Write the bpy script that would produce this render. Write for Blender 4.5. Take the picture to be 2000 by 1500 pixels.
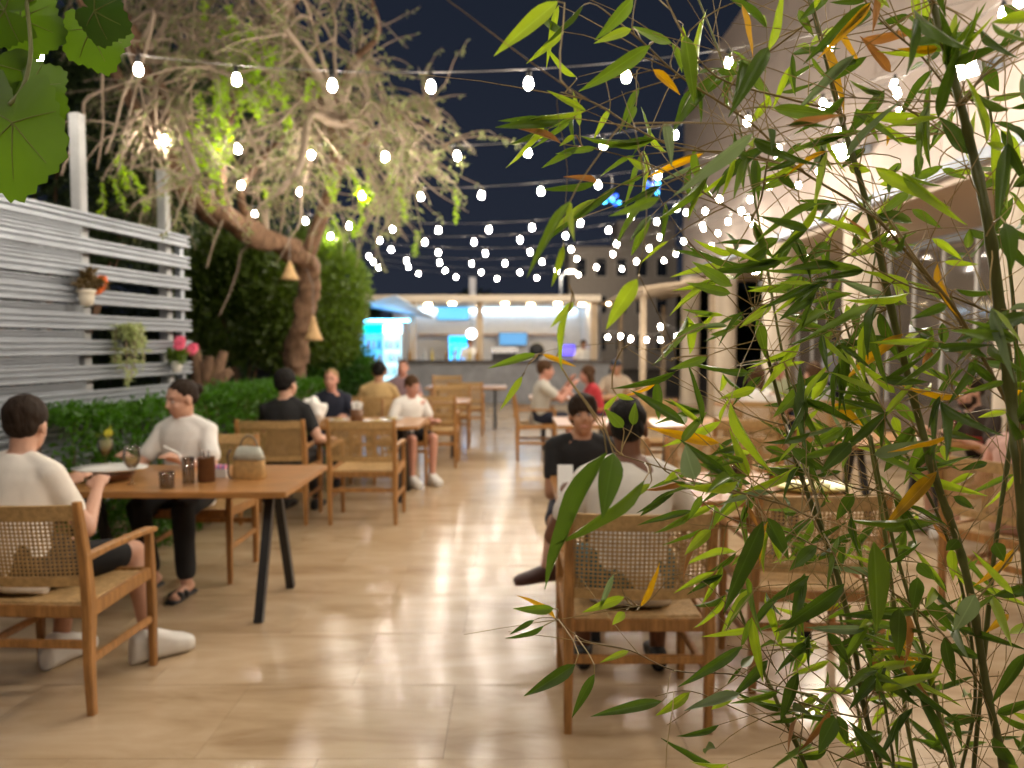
import bpy, bmesh, math, random
import numpy as np
from mathutils import Vector, Matrix, noise

random.seed(7); rng = np.random.default_rng(7)
R = math.radians; PI = math.pi
for o in list(bpy.data.objects): bpy.data.objects.remove(o)
scene = bpy.context.scene
COL = scene.collection

# ---------------------------------------------------------------- camera
CAM = Vector((0, 0, 1.5145)); F = 1500.0; PITCH = math.atan(80 / F)
cam_d = bpy.data.cameras.new('camera'); cam = bpy.data.objects.new('camera', cam_d); COL.objects.link(cam)
cam.location = CAM; cam.rotation_euler = (PI / 2 - PITCH, 0, 0)
cam_d.sensor_width = 36; cam_d.lens = 36 * F / 2000
cam_d.clip_start = .05; cam_d.clip_end = 600
cam_d.dof.use_dof = True; cam_d.dof.focus_distance = 1.38; cam_d.dof.aperture_fstop = 3.0
scene.camera = cam
# ---------------------------------------------------------------- world: night sky, sun far below the horizon
w = bpy.data.worlds.new('World'); scene.world = w; w.use_nodes = True
nt = w.node_tree; bg = nt.nodes['Background']
sky = nt.nodes.new('ShaderNodeTexSky'); sky.sky_type = 'NISHITA'; sky.sun_disc = False
sky.sun_elevation = R(-1.4); sky.sun_rotation = R(160); sky.ozone_density = 1.7; sky.dust_density = .3
tcw = nt.nodes.new('ShaderNodeTexCoord'); lift = nt.nodes.new('ShaderNodeVectorMath'); lift.operation = 'ADD'; lift.inputs[1].default_value = (0, 0, .45)
nrmv = nt.nodes.new('ShaderNodeVectorMath'); nrmv.operation = 'NORMALIZE'; nt.links.new(tcw.outputs['Generated'], lift.inputs[0]); nt.links.new(lift.outputs[0], nrmv.inputs[0]); nt.links.new(nrmv.outputs[0], sky.inputs[0])
tint = nt.nodes.new('ShaderNodeVectorMath'); tint.operation = 'MULTIPLY'; tint.inputs[1].default_value = (.95, .95, .95)
nt.links.new(sky.outputs[0], tint.inputs[0]); nt.links.new(tint.outputs[0], bg.inputs[0]); bg.inputs[1].default_value = 0.075
scene.view_settings.view_transform = 'Standard'; scene.view_settings.look = 'None'
scene.view_settings.exposure = 1.0; scene.view_settings.gamma = 1
scene.render.engine = 'CYCLES'
cy = scene.cycles
cy.max_bounces = 7; cy.diffuse_bounces = 3; cy.glossy_bounces = 3; cy.transmission_bounces = 6; cy.transparent_max_bounces = 20
cy.sample_clamp_indirect = 4; cy.caustics_reflective = False; cy.caustics_refractive = False
cy.use_denoising = True; cy.use_adaptive_sampling = True; cy.adaptive_threshold = .02
BULB_L = 200.0          # radiance of one string bulb

def at(px, py, Y):
    """world point seen at pixel (px,py) of the photograph at forward distance Y"""
    a = (px - 1000) / F; b = (750 - py) / F
    d = Vector((a, math.cos(PITCH) + b * math.sin(PITCH), -math.sin(PITCH) + b * math.cos(PITCH)))
    return CAM + d * (Y / d.y)

# ---------------------------------------------------------------- materials
MATS = {}
def mat(name, col, rough=.5, metal=0, noise_amt=0, noise_scale=8, bump=0, bump_scale=40, trans=0, coat=0, spec=.5,
        rand=0, emit=0, emit_col=None, col2=None, stretch=None, transm=0, ior=1.45, alpha=1):
    if name in MATS: return MATS[name]
    m = bpy.data.materials.new(name); m.use_nodes = True; MATS[name] = m
    t = m.node_tree; b = t.nodes['Principled BSDF']; L = t.links
    c = (*col, 1); b.inputs['Base Color'].default_value = c
    b.inputs['Roughness'].default_value = rough; b.inputs['Metallic'].default_value = metal
    b.inputs['Specular IOR Level'].default_value = spec
    b.inputs['Coat Weight'].default_value = coat; b.inputs['IOR'].default_value = ior
    if transm: b.inputs['Transmission Weight'].default_value = transm
    if alpha < 1: b.inputs['Alpha'].default_value = alpha
    src = None
    if noise_amt or bump:
        tc = t.nodes.new('ShaderNodeTexCoord'); mp = t.nodes.new('ShaderNodeMapping')
        L.new(tc.outputs['Object'], mp.inputs[0])
        if stretch: mp.inputs['Scale'].default_value = stretch
    if noise_amt:
        n = t.nodes.new('ShaderNodeTexNoise'); n.inputs['Scale'].default_value = noise_scale; n.inputs['Detail'].default_value = 6
        n.inputs['Roughness'].default_value = .65
        L.new(mp.outputs[0], n.inputs['Vector'])
        r = t.nodes.new('ShaderNodeValToRGB')
        d = col2 if col2 else tuple(max(0, x * (1 - noise_amt)) for x in col)
        r.color_ramp.elements[0].color = (*d, 1); r.color_ramp.elements[1].color = c
        r.color_ramp.elements[0].position = .35; r.color_ramp.elements[1].position = .65
        L.new(n.outputs[0], r.inputs[0]); src = r.outputs[0]
    if rand:
        oi = t.nodes.new('ShaderNodeObjectInfo'); mr = t.nodes.new('ShaderNodeMapRange')
        mr.inputs['To Min'].default_value = 1 - rand; mr.inputs['To Max'].default_value = 1 + rand
        L.new(oi.outputs['Random'], mr.inputs[0])
        hs = t.nodes.new('ShaderNodeHueSaturation'); hs.inputs['Color'].default_value = c
        L.new(mr.outputs[0], hs.inputs['Value'])
        if src: L.new(src, hs.inputs['Color'])
        src = hs.outputs[0]
    if src: L.new(src, b.inputs['Base Color'])
    if bump:
        n2 = t.nodes.new('ShaderNodeTexNoise'); n2.inputs['Scale'].default_value = bump_scale; n2.inputs['Detail'].default_value = 4
        L.new(mp.outputs[0], n2.inputs['Vector'])
        bp = t.nodes.new('ShaderNodeBump'); bp.inputs['Strength'].default_value = bump; bp.inputs['Distance'].default_value = .01
        L.new(n2.outputs[0], bp.inputs['Height']); L.new(bp.outputs[0], b.inputs['Normal'])
    if trans:
        out = t.nodes['Material Output']; tr = t.nodes.new('ShaderNodeBsdfTranslucent'); mx = t.nodes.new('ShaderNodeMixShader')
        mx.inputs[0].default_value = trans
        tcol = tuple(min(1, x * k) for x, k in zip(col, (1.9, 1.7, .9))); tr.inputs[0].default_value = (*tcol, 1)
        L.new(b.outputs[0], mx.inputs[1]); L.new(tr.outputs[0], mx.inputs[2]); L.new(mx.outputs[0], out.inputs[0])
    if emit:
        b.inputs['Emission Color'].default_value = (*(emit_col or col), 1); b.inputs['Emission Strength'].default_value = emit
    return m

def leafmat(name, col, trans=.35, rough=.38, var=.3, spec=.5, vein=True):
    m = mat(name, col, rough=rough, spec=spec)
    t = m.node_tree; L = t.links; b = t.nodes['Principled BSDF']; out = t.nodes['Material Output']
    oi = t.nodes.new('ShaderNodeObjectInfo'); tc = t.nodes.new('ShaderNodeTexCoord')
    n = t.nodes.new('ShaderNodeTexNoise'); n.inputs['Scale'].default_value = 3.0; n.inputs['Detail'].default_value = 3
    geo = t.nodes.new('ShaderNodeNewGeometry'); L.new(geo.outputs['Position'], n.inputs['Vector'])
    n.inputs['Scale'].default_value = 14
    ad = t.nodes.new('ShaderNodeMath'); ad.operation = 'ADD'; L.new(oi.outputs['Random'], ad.inputs[0]); L.new(n.outputs[0], ad.inputs[1])
    mr = t.nodes.new('ShaderNodeMapRange'); mr.inputs['From Min'].default_value = .35; mr.inputs['From Max'].default_value = 1.65
    mr.inputs['To Min'].default_value = 1 - var; mr.inputs['To Max'].default_value = 1 + var
    L.new(ad.outputs[0], mr.inputs[0])
    hs = t.nodes.new('ShaderNodeHueSaturation'); hs.inputs['Color'].default_value = (*col, 1); L.new(mr.outputs[0], hs.inputs['Value'])
    L.new(hs.outputs[0], b.inputs['Base Color'])
    if vein:
        wv = t.nodes.new('ShaderNodeTexWave'); wv.wave_type = 'BANDS'; wv.bands_direction = 'X'; wv.inputs['Scale'].default_value = 5
        wv.inputs['Distortion'].default_value = .4; L.new(tc.outputs['Object'], wv.inputs['Vector'])
        bp = t.nodes.new('ShaderNodeBump'); bp.inputs['Strength'].default_value = .16; bp.inputs['Distance'].default_value = .003
        sx = t.nodes.new('ShaderNodeSeparateXYZ'); L.new(tc.outputs['Object'], sx.inputs[0]); ab = t.nodes.new('ShaderNodeMath'); ab.operation = 'ABSOLUTE'; L.new(sx.outputs[0], ab.inputs[0])
        rb = t.nodes.new('ShaderNodeMapRange'); rb.inputs['From Min'].default_value = .012; rb.inputs['From Max'].default_value = .045; rb.inputs['To Min'].default_value = .55; rb.inputs['To Max'].default_value = 0; L.new(ab.outputs[0], rb.inputs[0])
        mc = t.nodes.new('ShaderNodeMix'); mc.data_type = 'RGBA'; L.new(rb.outputs[0], mc.inputs[0]); L.new(hs.outputs[0], mc.inputs[6]); mc.inputs[7].default_value = (*[min(1, c * 1.9 + .02) for c in col], 1); L.new(mc.outputs[2], b.inputs['Base Color'])
        L.new(wv.outputs[0], bp.inputs['Height']); L.new(bp.outputs[0], b.inputs['Normal'])
    tr = t.nodes.new('ShaderNodeBsdfTranslucent'); mx = t.nodes.new('ShaderNodeMixShader'); mx.inputs[0].default_value = trans
    hs2 = t.nodes.new('ShaderNodeHueSaturation'); hs2.inputs['Saturation'].default_value = 1.15; hs2.inputs['Value'].default_value = 2.6
    L.new(hs.outputs[0], hs2.inputs['Color']); L.new(hs2.outputs[0], tr.inputs[0])
    L.new(b.outputs[0], mx.inputs[1]); L.new(tr.outputs[0], mx.inputs[2]); L.new(mx.outputs[0], out.inputs[0])
    return m

def emat(name, col, strength):
    m = mat(name, (0, 0, 0), emit=strength, emit_col=col, rough=.3); return m

# ---------------------------------------------------------------- object helpers
def link(o, parent=None):
    COL.objects.link(o)
    if parent is not None: o.parent = parent
    return o
def tag(o, label=None, cat=None, group=None, kind=None):
    if label: o['label'] = label
    if cat: o['category'] = cat
    if group: o['group'] = group
    if kind: o['kind'] = kind
    return o
def thing(name, label, cat, loc=(0, 0, 0), rz=0, group=None):
    o = bpy.data.objects.new(name, None); link(o); o.location = loc; o.rotation_euler = (0, 0, rz); o.empty_display_size = .1
    return tag(o, label, cat, group)
def copy_tree(o, parent=None):
    c = o.copy(); link(c, parent)
    for ch in list(o.children): copy_tree(ch, c)
    return c
def perp(d):
    d = Vector(d).normalized(); a = Vector((0, 0, 1)) if abs(d.z) < .9 else Vector((1, 0, 0))
    u = d.cross(a).normalized(); return u, d.cross(u).normalized()

class MB:
    def __init__(s): s.v = []; s.f = []
    def add(s, v, f):
        n = len(s.v); s.v += [tuple(x) for x in v]; s.f += [tuple(i + n for i in q) for q in f]; return s
    def box(s, c, size, rot=None, bev=0):
        x, y, z = [k / 2 for k in size]; c = Vector(c)
        if bev:
            bm = bmesh.new(); bmesh.ops.create_cube(bm, size=1)
            for v in bm.verts: v.co = Vector((v.co.x * size[0], v.co.y * size[1], v.co.z * size[2]))
            bmesh.ops.bevel(bm, geom=list(bm.edges), offset=bev, segments=2, affect='EDGES')
            bm.verts.index_update(); vs = [v.co.copy() for v in bm.verts]; fs = [[v.index for v in f.verts] for f in bm.faces]; bm.free()
        else:
            vs = [Vector(q) for q in ((-x, -y, -z), (x, -y, -z), (x, y, -z), (-x, y, -z), (-x, -y, z), (x, -y, z), (x, y, z), (-x, y, z))]
            fs = [(0, 3, 2, 1), (4, 5, 6, 7), (0, 1, 5, 4), (1, 2, 6, 5), (2, 3, 7, 6), (3, 0, 4, 7)]
        if rot is not None: vs = [rot @ v for v in vs]
        return s.add([v + c for v in vs], fs)
    def bar(s, a, b, wx, wy, bev=0):
        """square bar from a to b"""
        a = Vector(a); b = Vector(b); d = (b - a); L = d.length; d.normalize()
        ref = Vector((0, 1, 0)) if abs(d.y) < .9 else Vector((0, 0, 1))
        x = ref.cross(d).normalized(); y = d.cross(x)
        M = Matrix((x, y, d)).transposed()
        return s.box((a + b) / 2, (wx, wy, L), M, bev)
    def tube(s, pts, rad, n=8, caps=True):
        pts = [Vector(p) for p in pts]; k = len(pts)
        if not isinstance(rad, (list, tuple)): rad = [rad] * k
        vs = []; fs = []; u = None
        for i, p in enumerate(pts):
            d = (pts[min(i + 1, k - 1)] - pts[max(i - 1, 0)])
            if d.length < 1e-9: d = Vector((0, 0, 1))
            d.normalize()
            if u is None: u, _ = perp(d)
            u = (u - d * u.dot(d))
            if u.length < 1e-6: u, _ = perp(d)
            u.normalize(); v = d.cross(u)
            for j in range(n):
                a = 2 * PI * j / n; vs.append(p + (u * math.cos(a) + v * math.sin(a)) * rad[i])
        for i in range(k - 1):
            for j in range(n):
                a = i * n + j; b = i * n + (j + 1) % n; fs.append((a, b, b + n, a + n))
        if caps: fs.append(tuple(range(n - 1, -1, -1))); fs.append(tuple((k - 1) * n + j for j in range(n)))
        return s.add(vs, fs)
    def ell(s, c, r, rot=None, n=14, m=9):
        c = Vector(c); r = (r, r, r) if not hasattr(r, '__len__') else r
        vs = [Vector((0, 0, r[2]))]; fs = []
        for i in range(1, m):
            t = PI * i / m
            for j in range(n):
                a = 2 * PI * j / n; vs.append(Vector((r[0] * math.sin(t) * math.cos(a), r[1] * math.sin(t) * math.sin(a), r[2] * math.cos(t))))
        vs.append(Vector((0, 0, -r[2])))
        for j in range(n):
            fs.append((0, 1 + j, 1 + (j + 1) % n)); b = 1 + (m - 2) * n; fs.append((b + j, len(vs) - 1, b + (j + 1) % n))
        for i in range(m - 2):
            for j in range(n):
                a = 1 + i * n + j; b = 1 + i * n + (j + 1) % n; fs.append((a, a + n, b + n, b))
        if rot is not None: vs = [rot @ v for v in vs]
        return s.add([v + c for v in vs], fs)
    def cap(s, a, b, r0, r1, n=12):
        """tapered capsule"""
        a = Vector(a); b = Vector(b); d = (b - a)
        if d.length < 1e-5: return s.ell(a, r0)
        d.normalize(); pts = []; rad = []
        for k in (85, 60, 30): pts.append(a - d * r0 * math.sin(R(k))); rad.append(r0 * math.cos(R(k)))
        for k in range(5): t = k / 4; pts.append(a.lerp(b, t)); rad.append(r0 + (r1 - r0) * t)
        for k in (30, 60, 85): pts.append(b + d * r1 * math.sin(R(k))); rad.append(r1 * math.cos(R(k)))
        return s.tube(pts, rad, n)
    def lathe(s, prof, n=20, c=(0, 0, 0)):
        c = Vector(c); vs = []; fs = []; k = len(prof)
        for r, z in prof:
            for j in range(n):
                a = 2 * PI * j / n; vs.append(c + Vector((max(r, 1e-4) * math.cos(a), max(r, 1e-4) * math.sin(a), z)))
        for i in range(k - 1):
            for j in range(n):
                a = i * n + j; b = i * n + (j + 1) % n; fs.append((a, b, b + n, a + n))
        fs.append(tuple(range(n - 1, -1, -1))); fs.append(tuple((k - 1) * n + j for j in range(n)))
        return s.add(vs, fs)
    def rings(s, R_, close=True):
        """loft through rings (lists of points)"""
        n = len(R_[0]); vs = [p for r in R_ for p in r]; fs = []
        for i in range(len(R_) - 1):
            for j in range(n):
                a = i * n + j; b = i * n + (j + 1) % n; fs.append((a, b, b + n, a + n))
        if close: fs.append(tuple(range(n - 1, -1, -1))); fs.append(tuple((len(R_) - 1) * n + j for j in range(n)))
        return s.add(vs, fs)
    def mesh(s, name, m=None, smooth=False):
        me = bpy.data.meshes.new(name); me.from_pydata(s.v, [], s.f); me.update()
        if m: me.materials.append(m)
        if smooth: me.shade_smooth()
        return me
    def build(s, name, m=None, parent=None, smooth=False, loc=None):
        o = bpy.data.objects.new(name, s.mesh(name, m, smooth)); link(o, parent)
        if loc is not None: o.location = loc
        return o
def rebase(o, pivot):
    """put a top-level mesh's origin at pivot without moving it"""
    p = Vector(pivot); o.data.transform(Matrix.Translation(-p)); o.location = p; return o

# ---------------------------------------------------------------- shared materials
WOOD = mat('oak', (.46, .225, .072), .42, noise_amt=.45, noise_scale=5, stretch=(9, 9, 1.2), bump=.12, bump_scale=20, rand=.12)
WOODT = mat('oak_top', (.48, .23, .075), .28, noise_amt=.4, noise_scale=4, stretch=(1, 10, 10), bump=.05, bump_scale=20)
CANE = mat('cane', (.50, .31, .12), .6, noise_amt=.35, noise_scale=30, rand=.1)
ROPE = mat('paper_cord', (.52, .33, .135), .7, noise_amt=.35, noise_scale=40, bump=.3, bump_scale=120)
BLACK = mat('black_steel', (.012, .012, .013), .4)
WHITE = mat('white_ceramic', (.8, .79, .76), .2)
def thin_glass(name, tint, refl=.09):
    m = bpy.data.materials.new(name); m.use_nodes = True; MATS[name] = m; t = m.node_tree; L = t.links; t.nodes.remove(t.nodes['Principled BSDF'])
    tr = t.nodes.new('ShaderNodeBsdfTransparent'); tr.inputs[0].default_value = (*tint, 1); gl = t.nodes.new('ShaderNodeBsdfGlossy'); gl.inputs['Roughness'].default_value = .04
    lw = t.nodes.new('ShaderNodeLayerWeight'); lw.inputs[0].default_value = .28; ad = t.nodes.new('ShaderNodeMath'); ad.operation = 'MULTIPLY_ADD'; ad.inputs[1].default_value = .75; ad.inputs[2].default_value = refl * .6
    L.new(lw.outputs['Fresnel'], ad.inputs[0]); mx = t.nodes.new('ShaderNodeMixShader'); L.new(ad.outputs[0], mx.inputs[0]); L.new(tr.outputs[0], mx.inputs[1]); L.new(gl.outputs[0], mx.inputs[2]); L.new(mx.outputs[0], t.nodes['Material Output'].inputs[0]); return m
GLASS = thin_glass('clear_glass', (.985, .99, .985), .16)
STEEL = mat('painted_steel', (.34, .375, .42), .38, metal=.3, noise_amt=.18, noise_scale=6, bump=.05)

# ================================================================ THE SETTING
# --- ground and stone floor
g = MB(); g.add([(-300, -300, -.06), (300, -300, -.06), (300, 300, -.06), (-300, 300, -.06)], [(0, 1, 2, 3)])
tag(g.build('ground', mat('earth', (.05, .04, .03), .9, noise_amt=.5, noise_scale=.6)), 'dark earth reaching out past the terrace', 'ground', kind='structure')

FX0, FX1, FY0, FY1 = -3.4, 8.3, -1.5, 21.3
fm = mat('grout', (.45, .33, .20), .4)
fl = MB().box(((FX0 + FX1) / 2, (FY0 + FY1) / 2, -.03), (FX1 - FX0, FY1 - FY0, .05)).build('floor', fm)
tag(fl, 'polished tan stone terrace floor laid in large slabs', 'floor', kind='structure')
# travertine slab material: world-position veins broken up per slab
tm = bpy.data.materials.new('travertine'); tm.use_nodes = True; MATS['travertine'] = tm
t = tm.node_tree; b = t.nodes['Principled BSDF']; L = t.links
geo = t.nodes.new('ShaderNodeNewGeometry'); oi = t.nodes.new('ShaderNodeObjectInfo')
sc = t.nodes.new('ShaderNodeVectorMath'); sc.operation = 'MULTIPLY'; sc.inputs[1].default_value = (1.0, 3.4, 1); L.new(geo.outputs['Position'], sc.inputs[0])
mu = t.nodes.new('ShaderNodeMath'); mu.operation = 'MULTIPLY'; mu.inputs[1].default_value = .6; L.new(oi.outputs['Random'], mu.inputs[0])
cb = t.nodes.new('ShaderNodeCombineXYZ'); L.new(mu.outputs[0], cb.inputs[2])
ad = t.nodes.new('ShaderNodeVectorMath'); ad.operation = 'ADD'; L.new(sc.outputs[0], ad.inputs[0]); L.new(cb.outputs[0], ad.inputs[1])
n1 = t.nodes.new('ShaderNodeTexNoise'); n1.inputs['Scale'].default_value = 1.5; n1.inputs['Detail'].default_value = 8; n1.inputs['Roughness'].default_value = .6; n1.inputs['Distortion'].default_value = .6
L.new(ad.outputs[0], n1.inputs['Vector'])
cr = t.nodes.new('ShaderNodeValToRGB'); e = cr.color_ramp.elements
e[0].position = .30; e[0].color = (.37, .25, .14, 1); e[1].position = .68; e[1].color = (.60, .46, .305, 1)
k = e.new(.48); k.color = (.51, .375, .23, 1)
L.new(n1.outputs[0], cr.inputs[0])
hs = t.nodes.new('ShaderNodeHueSaturation'); mr = t.nodes.new('ShaderNodeMapRange'); mr.inputs['To Min'].default_value = .965; mr.inputs['To Max'].default_value = 1.03
L.new(oi.outputs['Random'], mr.inputs[0]); L.new(mr.outputs[0], hs.inputs['Value']); L.new(cr.outputs[0], hs.inputs['Color']); L.new(hs.outputs[0], b.inputs['Base Color'])
n2 = t.nodes.new('ShaderNodeTexNoise'); n2.inputs['Scale'].default_value = 3; n2.inputs['Detail'].default_value = 4; L.new(geo.outputs['Position'], n2.inputs['Vector'])
rr = t.nodes.new('ShaderNodeMapRange'); rr.inputs['To Min'].default_value = .12; rr.inputs['To Max'].default_value = .27; L.new(n2.outputs[0], rr.inputs[0]); L.new(rr.outputs[0], b.inputs['Roughness'])
n3 = t.nodes.new('ShaderNodeTexNoise'); n3.inputs['Scale'].default_value = 2.2; n3.inputs['Detail'].default_value = 1; L.new(geo.outputs['Position'], n3.inputs['Vector'])
bp = t.nodes.new('ShaderNodeBump'); bp.inputs['Strength'].default_value = .06; bp.inputs['Distance'].default_value = .01; L.new(n3.outputs[0], bp.inputs['Height']); L.new(bp.outputs[0], b.inputs['Normal'])
b.inputs['Specular IOR Level'].default_value = .75
TW, TD, TJ = .90, .60, .0016
tile_me = MB().box((0, 0, 0), (TW - TJ, TD - TJ, .02), bev=.001).mesh('tile', tm)
far = MB(); iy = 0; y = FY0
while y < FY1 - .01:
    x = FX0 - (.45 if iy % 2 else 0)
    while x < FX1 - .01:
        x0, x1 = max(x, FX0), min(x + TW, FX1)
        c = ((x0 + x1) / 2, y + TD / 2, .004)
        vis = 2.3 < c[1] < 14.5 and abs(c[0]) < c[1] * .667 + .8 and c[0] < 6.3
        if x1 - x0 > TW - .01 and vis:
            o = bpy.data.objects.new('tile', tile_me); link(o, fl); o.location = c
        elif x1 - x0 > .02:
            far.box(c, (x1 - x0 - TJ, min(TD, FY1 - y) - TJ, .02))
        x += TW
    y += TD; iy += 1
tag(far.build('tiles_beyond', tm, fl), kind='stuff')

# --- building on the right: upper wall of panels on a row of round columns, soffit, glazed back wall
BX = 4.5
beige = mat('beige_render', (.53, .44, .38), .75, noise_amt=.14, noise_scale=1.1, bump=.06, bump_scale=30, rand=.03)
bd = thing('restaurant_building', 'beige restaurant building with round columns under its overhanging upper storey', 'building', (BX, 12, 0))
def bld(mb, name, m, parent=None, smooth=False):
    o = mb.build(name, m, parent or bd, smooth); o.data.transform(Matrix.Translation((-BX, -12, 0)))
    return o
core = bld(MB().box((BX + 1.13, 9.0, 5.65), (2.1, 23.0, 4.9)), 'upper_wall', beige)
pm = None
for i in range(15):
    for j in range(3):
        y0 = -2.5 + i * 1.53; z0 = 3.21 + j * 1.62
        bld(MB().box((BX + .05, y0 + .765, z0 + .805), (.06, 1.515, 1.605)), 'panel', beige, core)
for j in range(2):
    for i in range(3): bld(MB().box((BX + .1 + .7 * i + .35, 20.53, 3.2 + 1.2 + 2.4 * j), (.69, .05, 2.38)), 'panel', beige, core)
soff = mat('soffit_plaster', (.60, .50, .41), .8)
bld(MB().box((BX + 1.35, 9.0, 3.17), (2.66, 23.0, .06)), 'soffit', soff)
colm = mat('column_stone', (.70, .60, .47), .6, noise_amt=.15, noise_scale=3, stretch=(1, 1, .4), bump=.05)
for yc in (3.5, 6.6, 9.7, 12.8, 15.9, 19.0):
    c = bld(MB().lathe([(.26, 0), (.26, .06), (.225, .10), (.225, 3.06), (.25, 3.09), (.25, 3.14)], 28, (BX - .1, yc, .0)), 'column', colm, smooth=False)
    c.data.shade_smooth() if False else None
bld(MB().box((BX - .02, 8.5, 3.30), (.07, 22, .12)).box((BX - .06, 8.5, 3.235), (.10, 22, .035)), 'awning_track', STEEL)
wallin = mat('inner_wall', (.30, .235, .18), .8, noise_amt=.25, noise_scale=2)
bld(MB().box((6.75, 9.5, 1.57), (.1, 22, 3.13)), 'inner_wall', wallin)
bld(MB().box((6.62, 9.5, 3.08), (.12, 22, .12)), 'head_rail', STEEL)
for k in range(16):
    y0 = 5.0 + k * .85
    mu_ = bld(MB().box((6.60, y0, 1.52), (.045, .045, 3.0)), 'mullion', mat('white_frame', (.75, .74, .72), .4))
for k in range(15):
    bld(MB().box((6.61, 5.0 + k * .85 + .425, 1.75), (.008, .80, 2.4)), 'pane', mat('dim_glass', (.16, .14, .12), .06, spec=.6, alpha=.4))
bld(MB().box((6.55, 9.5, .25), (.12, 22, .5)), 'plinth', mat('dark_plinth', (.20, .15, .11), .6))
# recessed lights along the soffit
dl = emat('downlight', (1, .84, .66), 75)
for yc in (5.2, 8.2, 11.3, 14.4, 17.4):
    o = bld(MB().lathe([(.09, 0), (.10, .005), (.10, .03), (.07, .03)], 18, (5.5, yc, 3.105)), 'downlight_ring', WHITE)
    bld(MB().lathe([(.068, 0), (.068, .012)], 18, (5.5, yc, 3.095)), 'downlight', dl, o)

# floodlights on the upper wall
def floodlight(px, py, label, aim, power):
    Y = (BX - .12) * F / (px - 1000); p = at(px, py, Y)
    tt = thing('floodlight', label, 'lamp', (BX - .0, p.y, p.z), group='floodlights on the upper wall')
    d = (Vector(aim) - Vector((BX - .3, p.y, p.z))).normalized(); q = d.to_track_quat('Z', 'Y').to_matrix()
    MB().box((-.04, 0, 0), (.08, .16, .12), bev=.01).build('bracket', STEEL, tt)
    MB().bar((-.05, 0, 0), (-.24, 0, .0), .03, .03).build('arm', STEEL, tt)
    h = MB().box((-.30, 0, 0), (.26, .22, .10), q, bev=.015).build('housing', mat('grey_casing', (.28, .28, .29), .45), tt)
    c = Vector((-.30, 0, 0)) + d * .052
    MB().box(c, (.22, .18, .006), q).build('lens', emat('flood_lens', (1, .88, .72), 60), h)
    ld = bpy.data.lights.new('flood_beam', 'SPOT'); ld.energy = power; ld.color = (1, .86, .68); ld.spot_size = R(125); ld.spot_blend = .6; ld.shadow_soft_size = .1
    lo = bpy.data.objects.new('beam', ld); link(lo, tt); lo.location = Vector((-.30, 0, 0)) + d * .08
    lo.rotation_euler = (-d).to_track_quat('Z', 'Y').to_euler()
floodlight(1668, 292, 'grey floodlight bolted to the beige upper wall, behind bamboo twigs', (0, 7.5, 0), 160)
floodlight(1905, 128, 'grey floodlight high on the beige upper wall beside a thick culm', (-.5, 4.2, .2), 150)

# --- slatted screen on the left
sl = thing('slatted_screen', 'grey steel screen of horizontal ribbed slats beside the hedge', 'screen', (-2.85, 5.5, 0))
A = Vector((-3.22, 3.35, 0)); B = Vector((-2.70, 6.40, 0)); dAB = (B - A).normalized(); nAB = Vector((dAB.y, -dAB.x, 0))
base = Vector((-2.85, 5.5, 0)); ang = math.atan2(dAB.y, dAB.x); RZ = Matrix.Rotation(ang, 3, 'Z')
def slat(t0, t1, z, h, off):
    L_ = (B - A).length; a = A + dAB * (L_ * t0); c = A + dAB * (L_ * t1); m = (a + c) / 2 + nAB * off - base; ln = (c - a).length
    prof = [(0, 0), (.024, .05), (.024, .22), (-.002, .30), (-.002, .40), (.024, .47), (.024, .58), (-.002, .65), (-.002, .75), (.024, .82), (.024, .95), (0, 1), (-.008, 1), (-.008, 0)]
    r0 = [RZ @ Vector((-ln / 2, -x, (zz - .5) * h)) + m + Vector((0, 0, z)) for x, zz in prof]
    r1 = [RZ @ Vector((ln / 2, -x, (zz - .5) * h)) + m + Vector((0, 0, z)) for x, zz in prof]
    return MB().rings([r0, r1]).build('slat', STEEL, sl)
for i in range(12):
    z = 2.345 - i * .172
    slat(0, 1 + random.uniform(-.002, .002), z, .104, .022)
    if i not in (0,): slat(0, .585 + (.02 if i % 3 else .0), z + .086 + random.uniform(-.006, .006), .060, .004)
for tpos in (.06, .50, .985):
    p = A + dAB * ((B - A).length * tpos) - nAB * .03 - base
    MB().box(p + Vector((0, 0, 1.2)), (.05, .05, 2.4), RZ).build('post', STEEL, sl)
for (px, py, tpos, lab) in ((162, 222, .64, 'pale square mast standing on the screen beside the orange flowers'), (335, 330, .945, 'grey square mast at the end of the slatted screen')):
    p = A + dAB * ((B - A).length * tpos) - nAB * .075
    top = at(px, py, p.y).z
    o = MB().box((0, 0, top / 2), (.075, .075, top), RZ, bev=.006).build('mast', mat('pale_steel', (.44, .45, .45), .4, noise_amt=.15))
    o.location = p; tag(o, lab, 'post')

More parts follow.
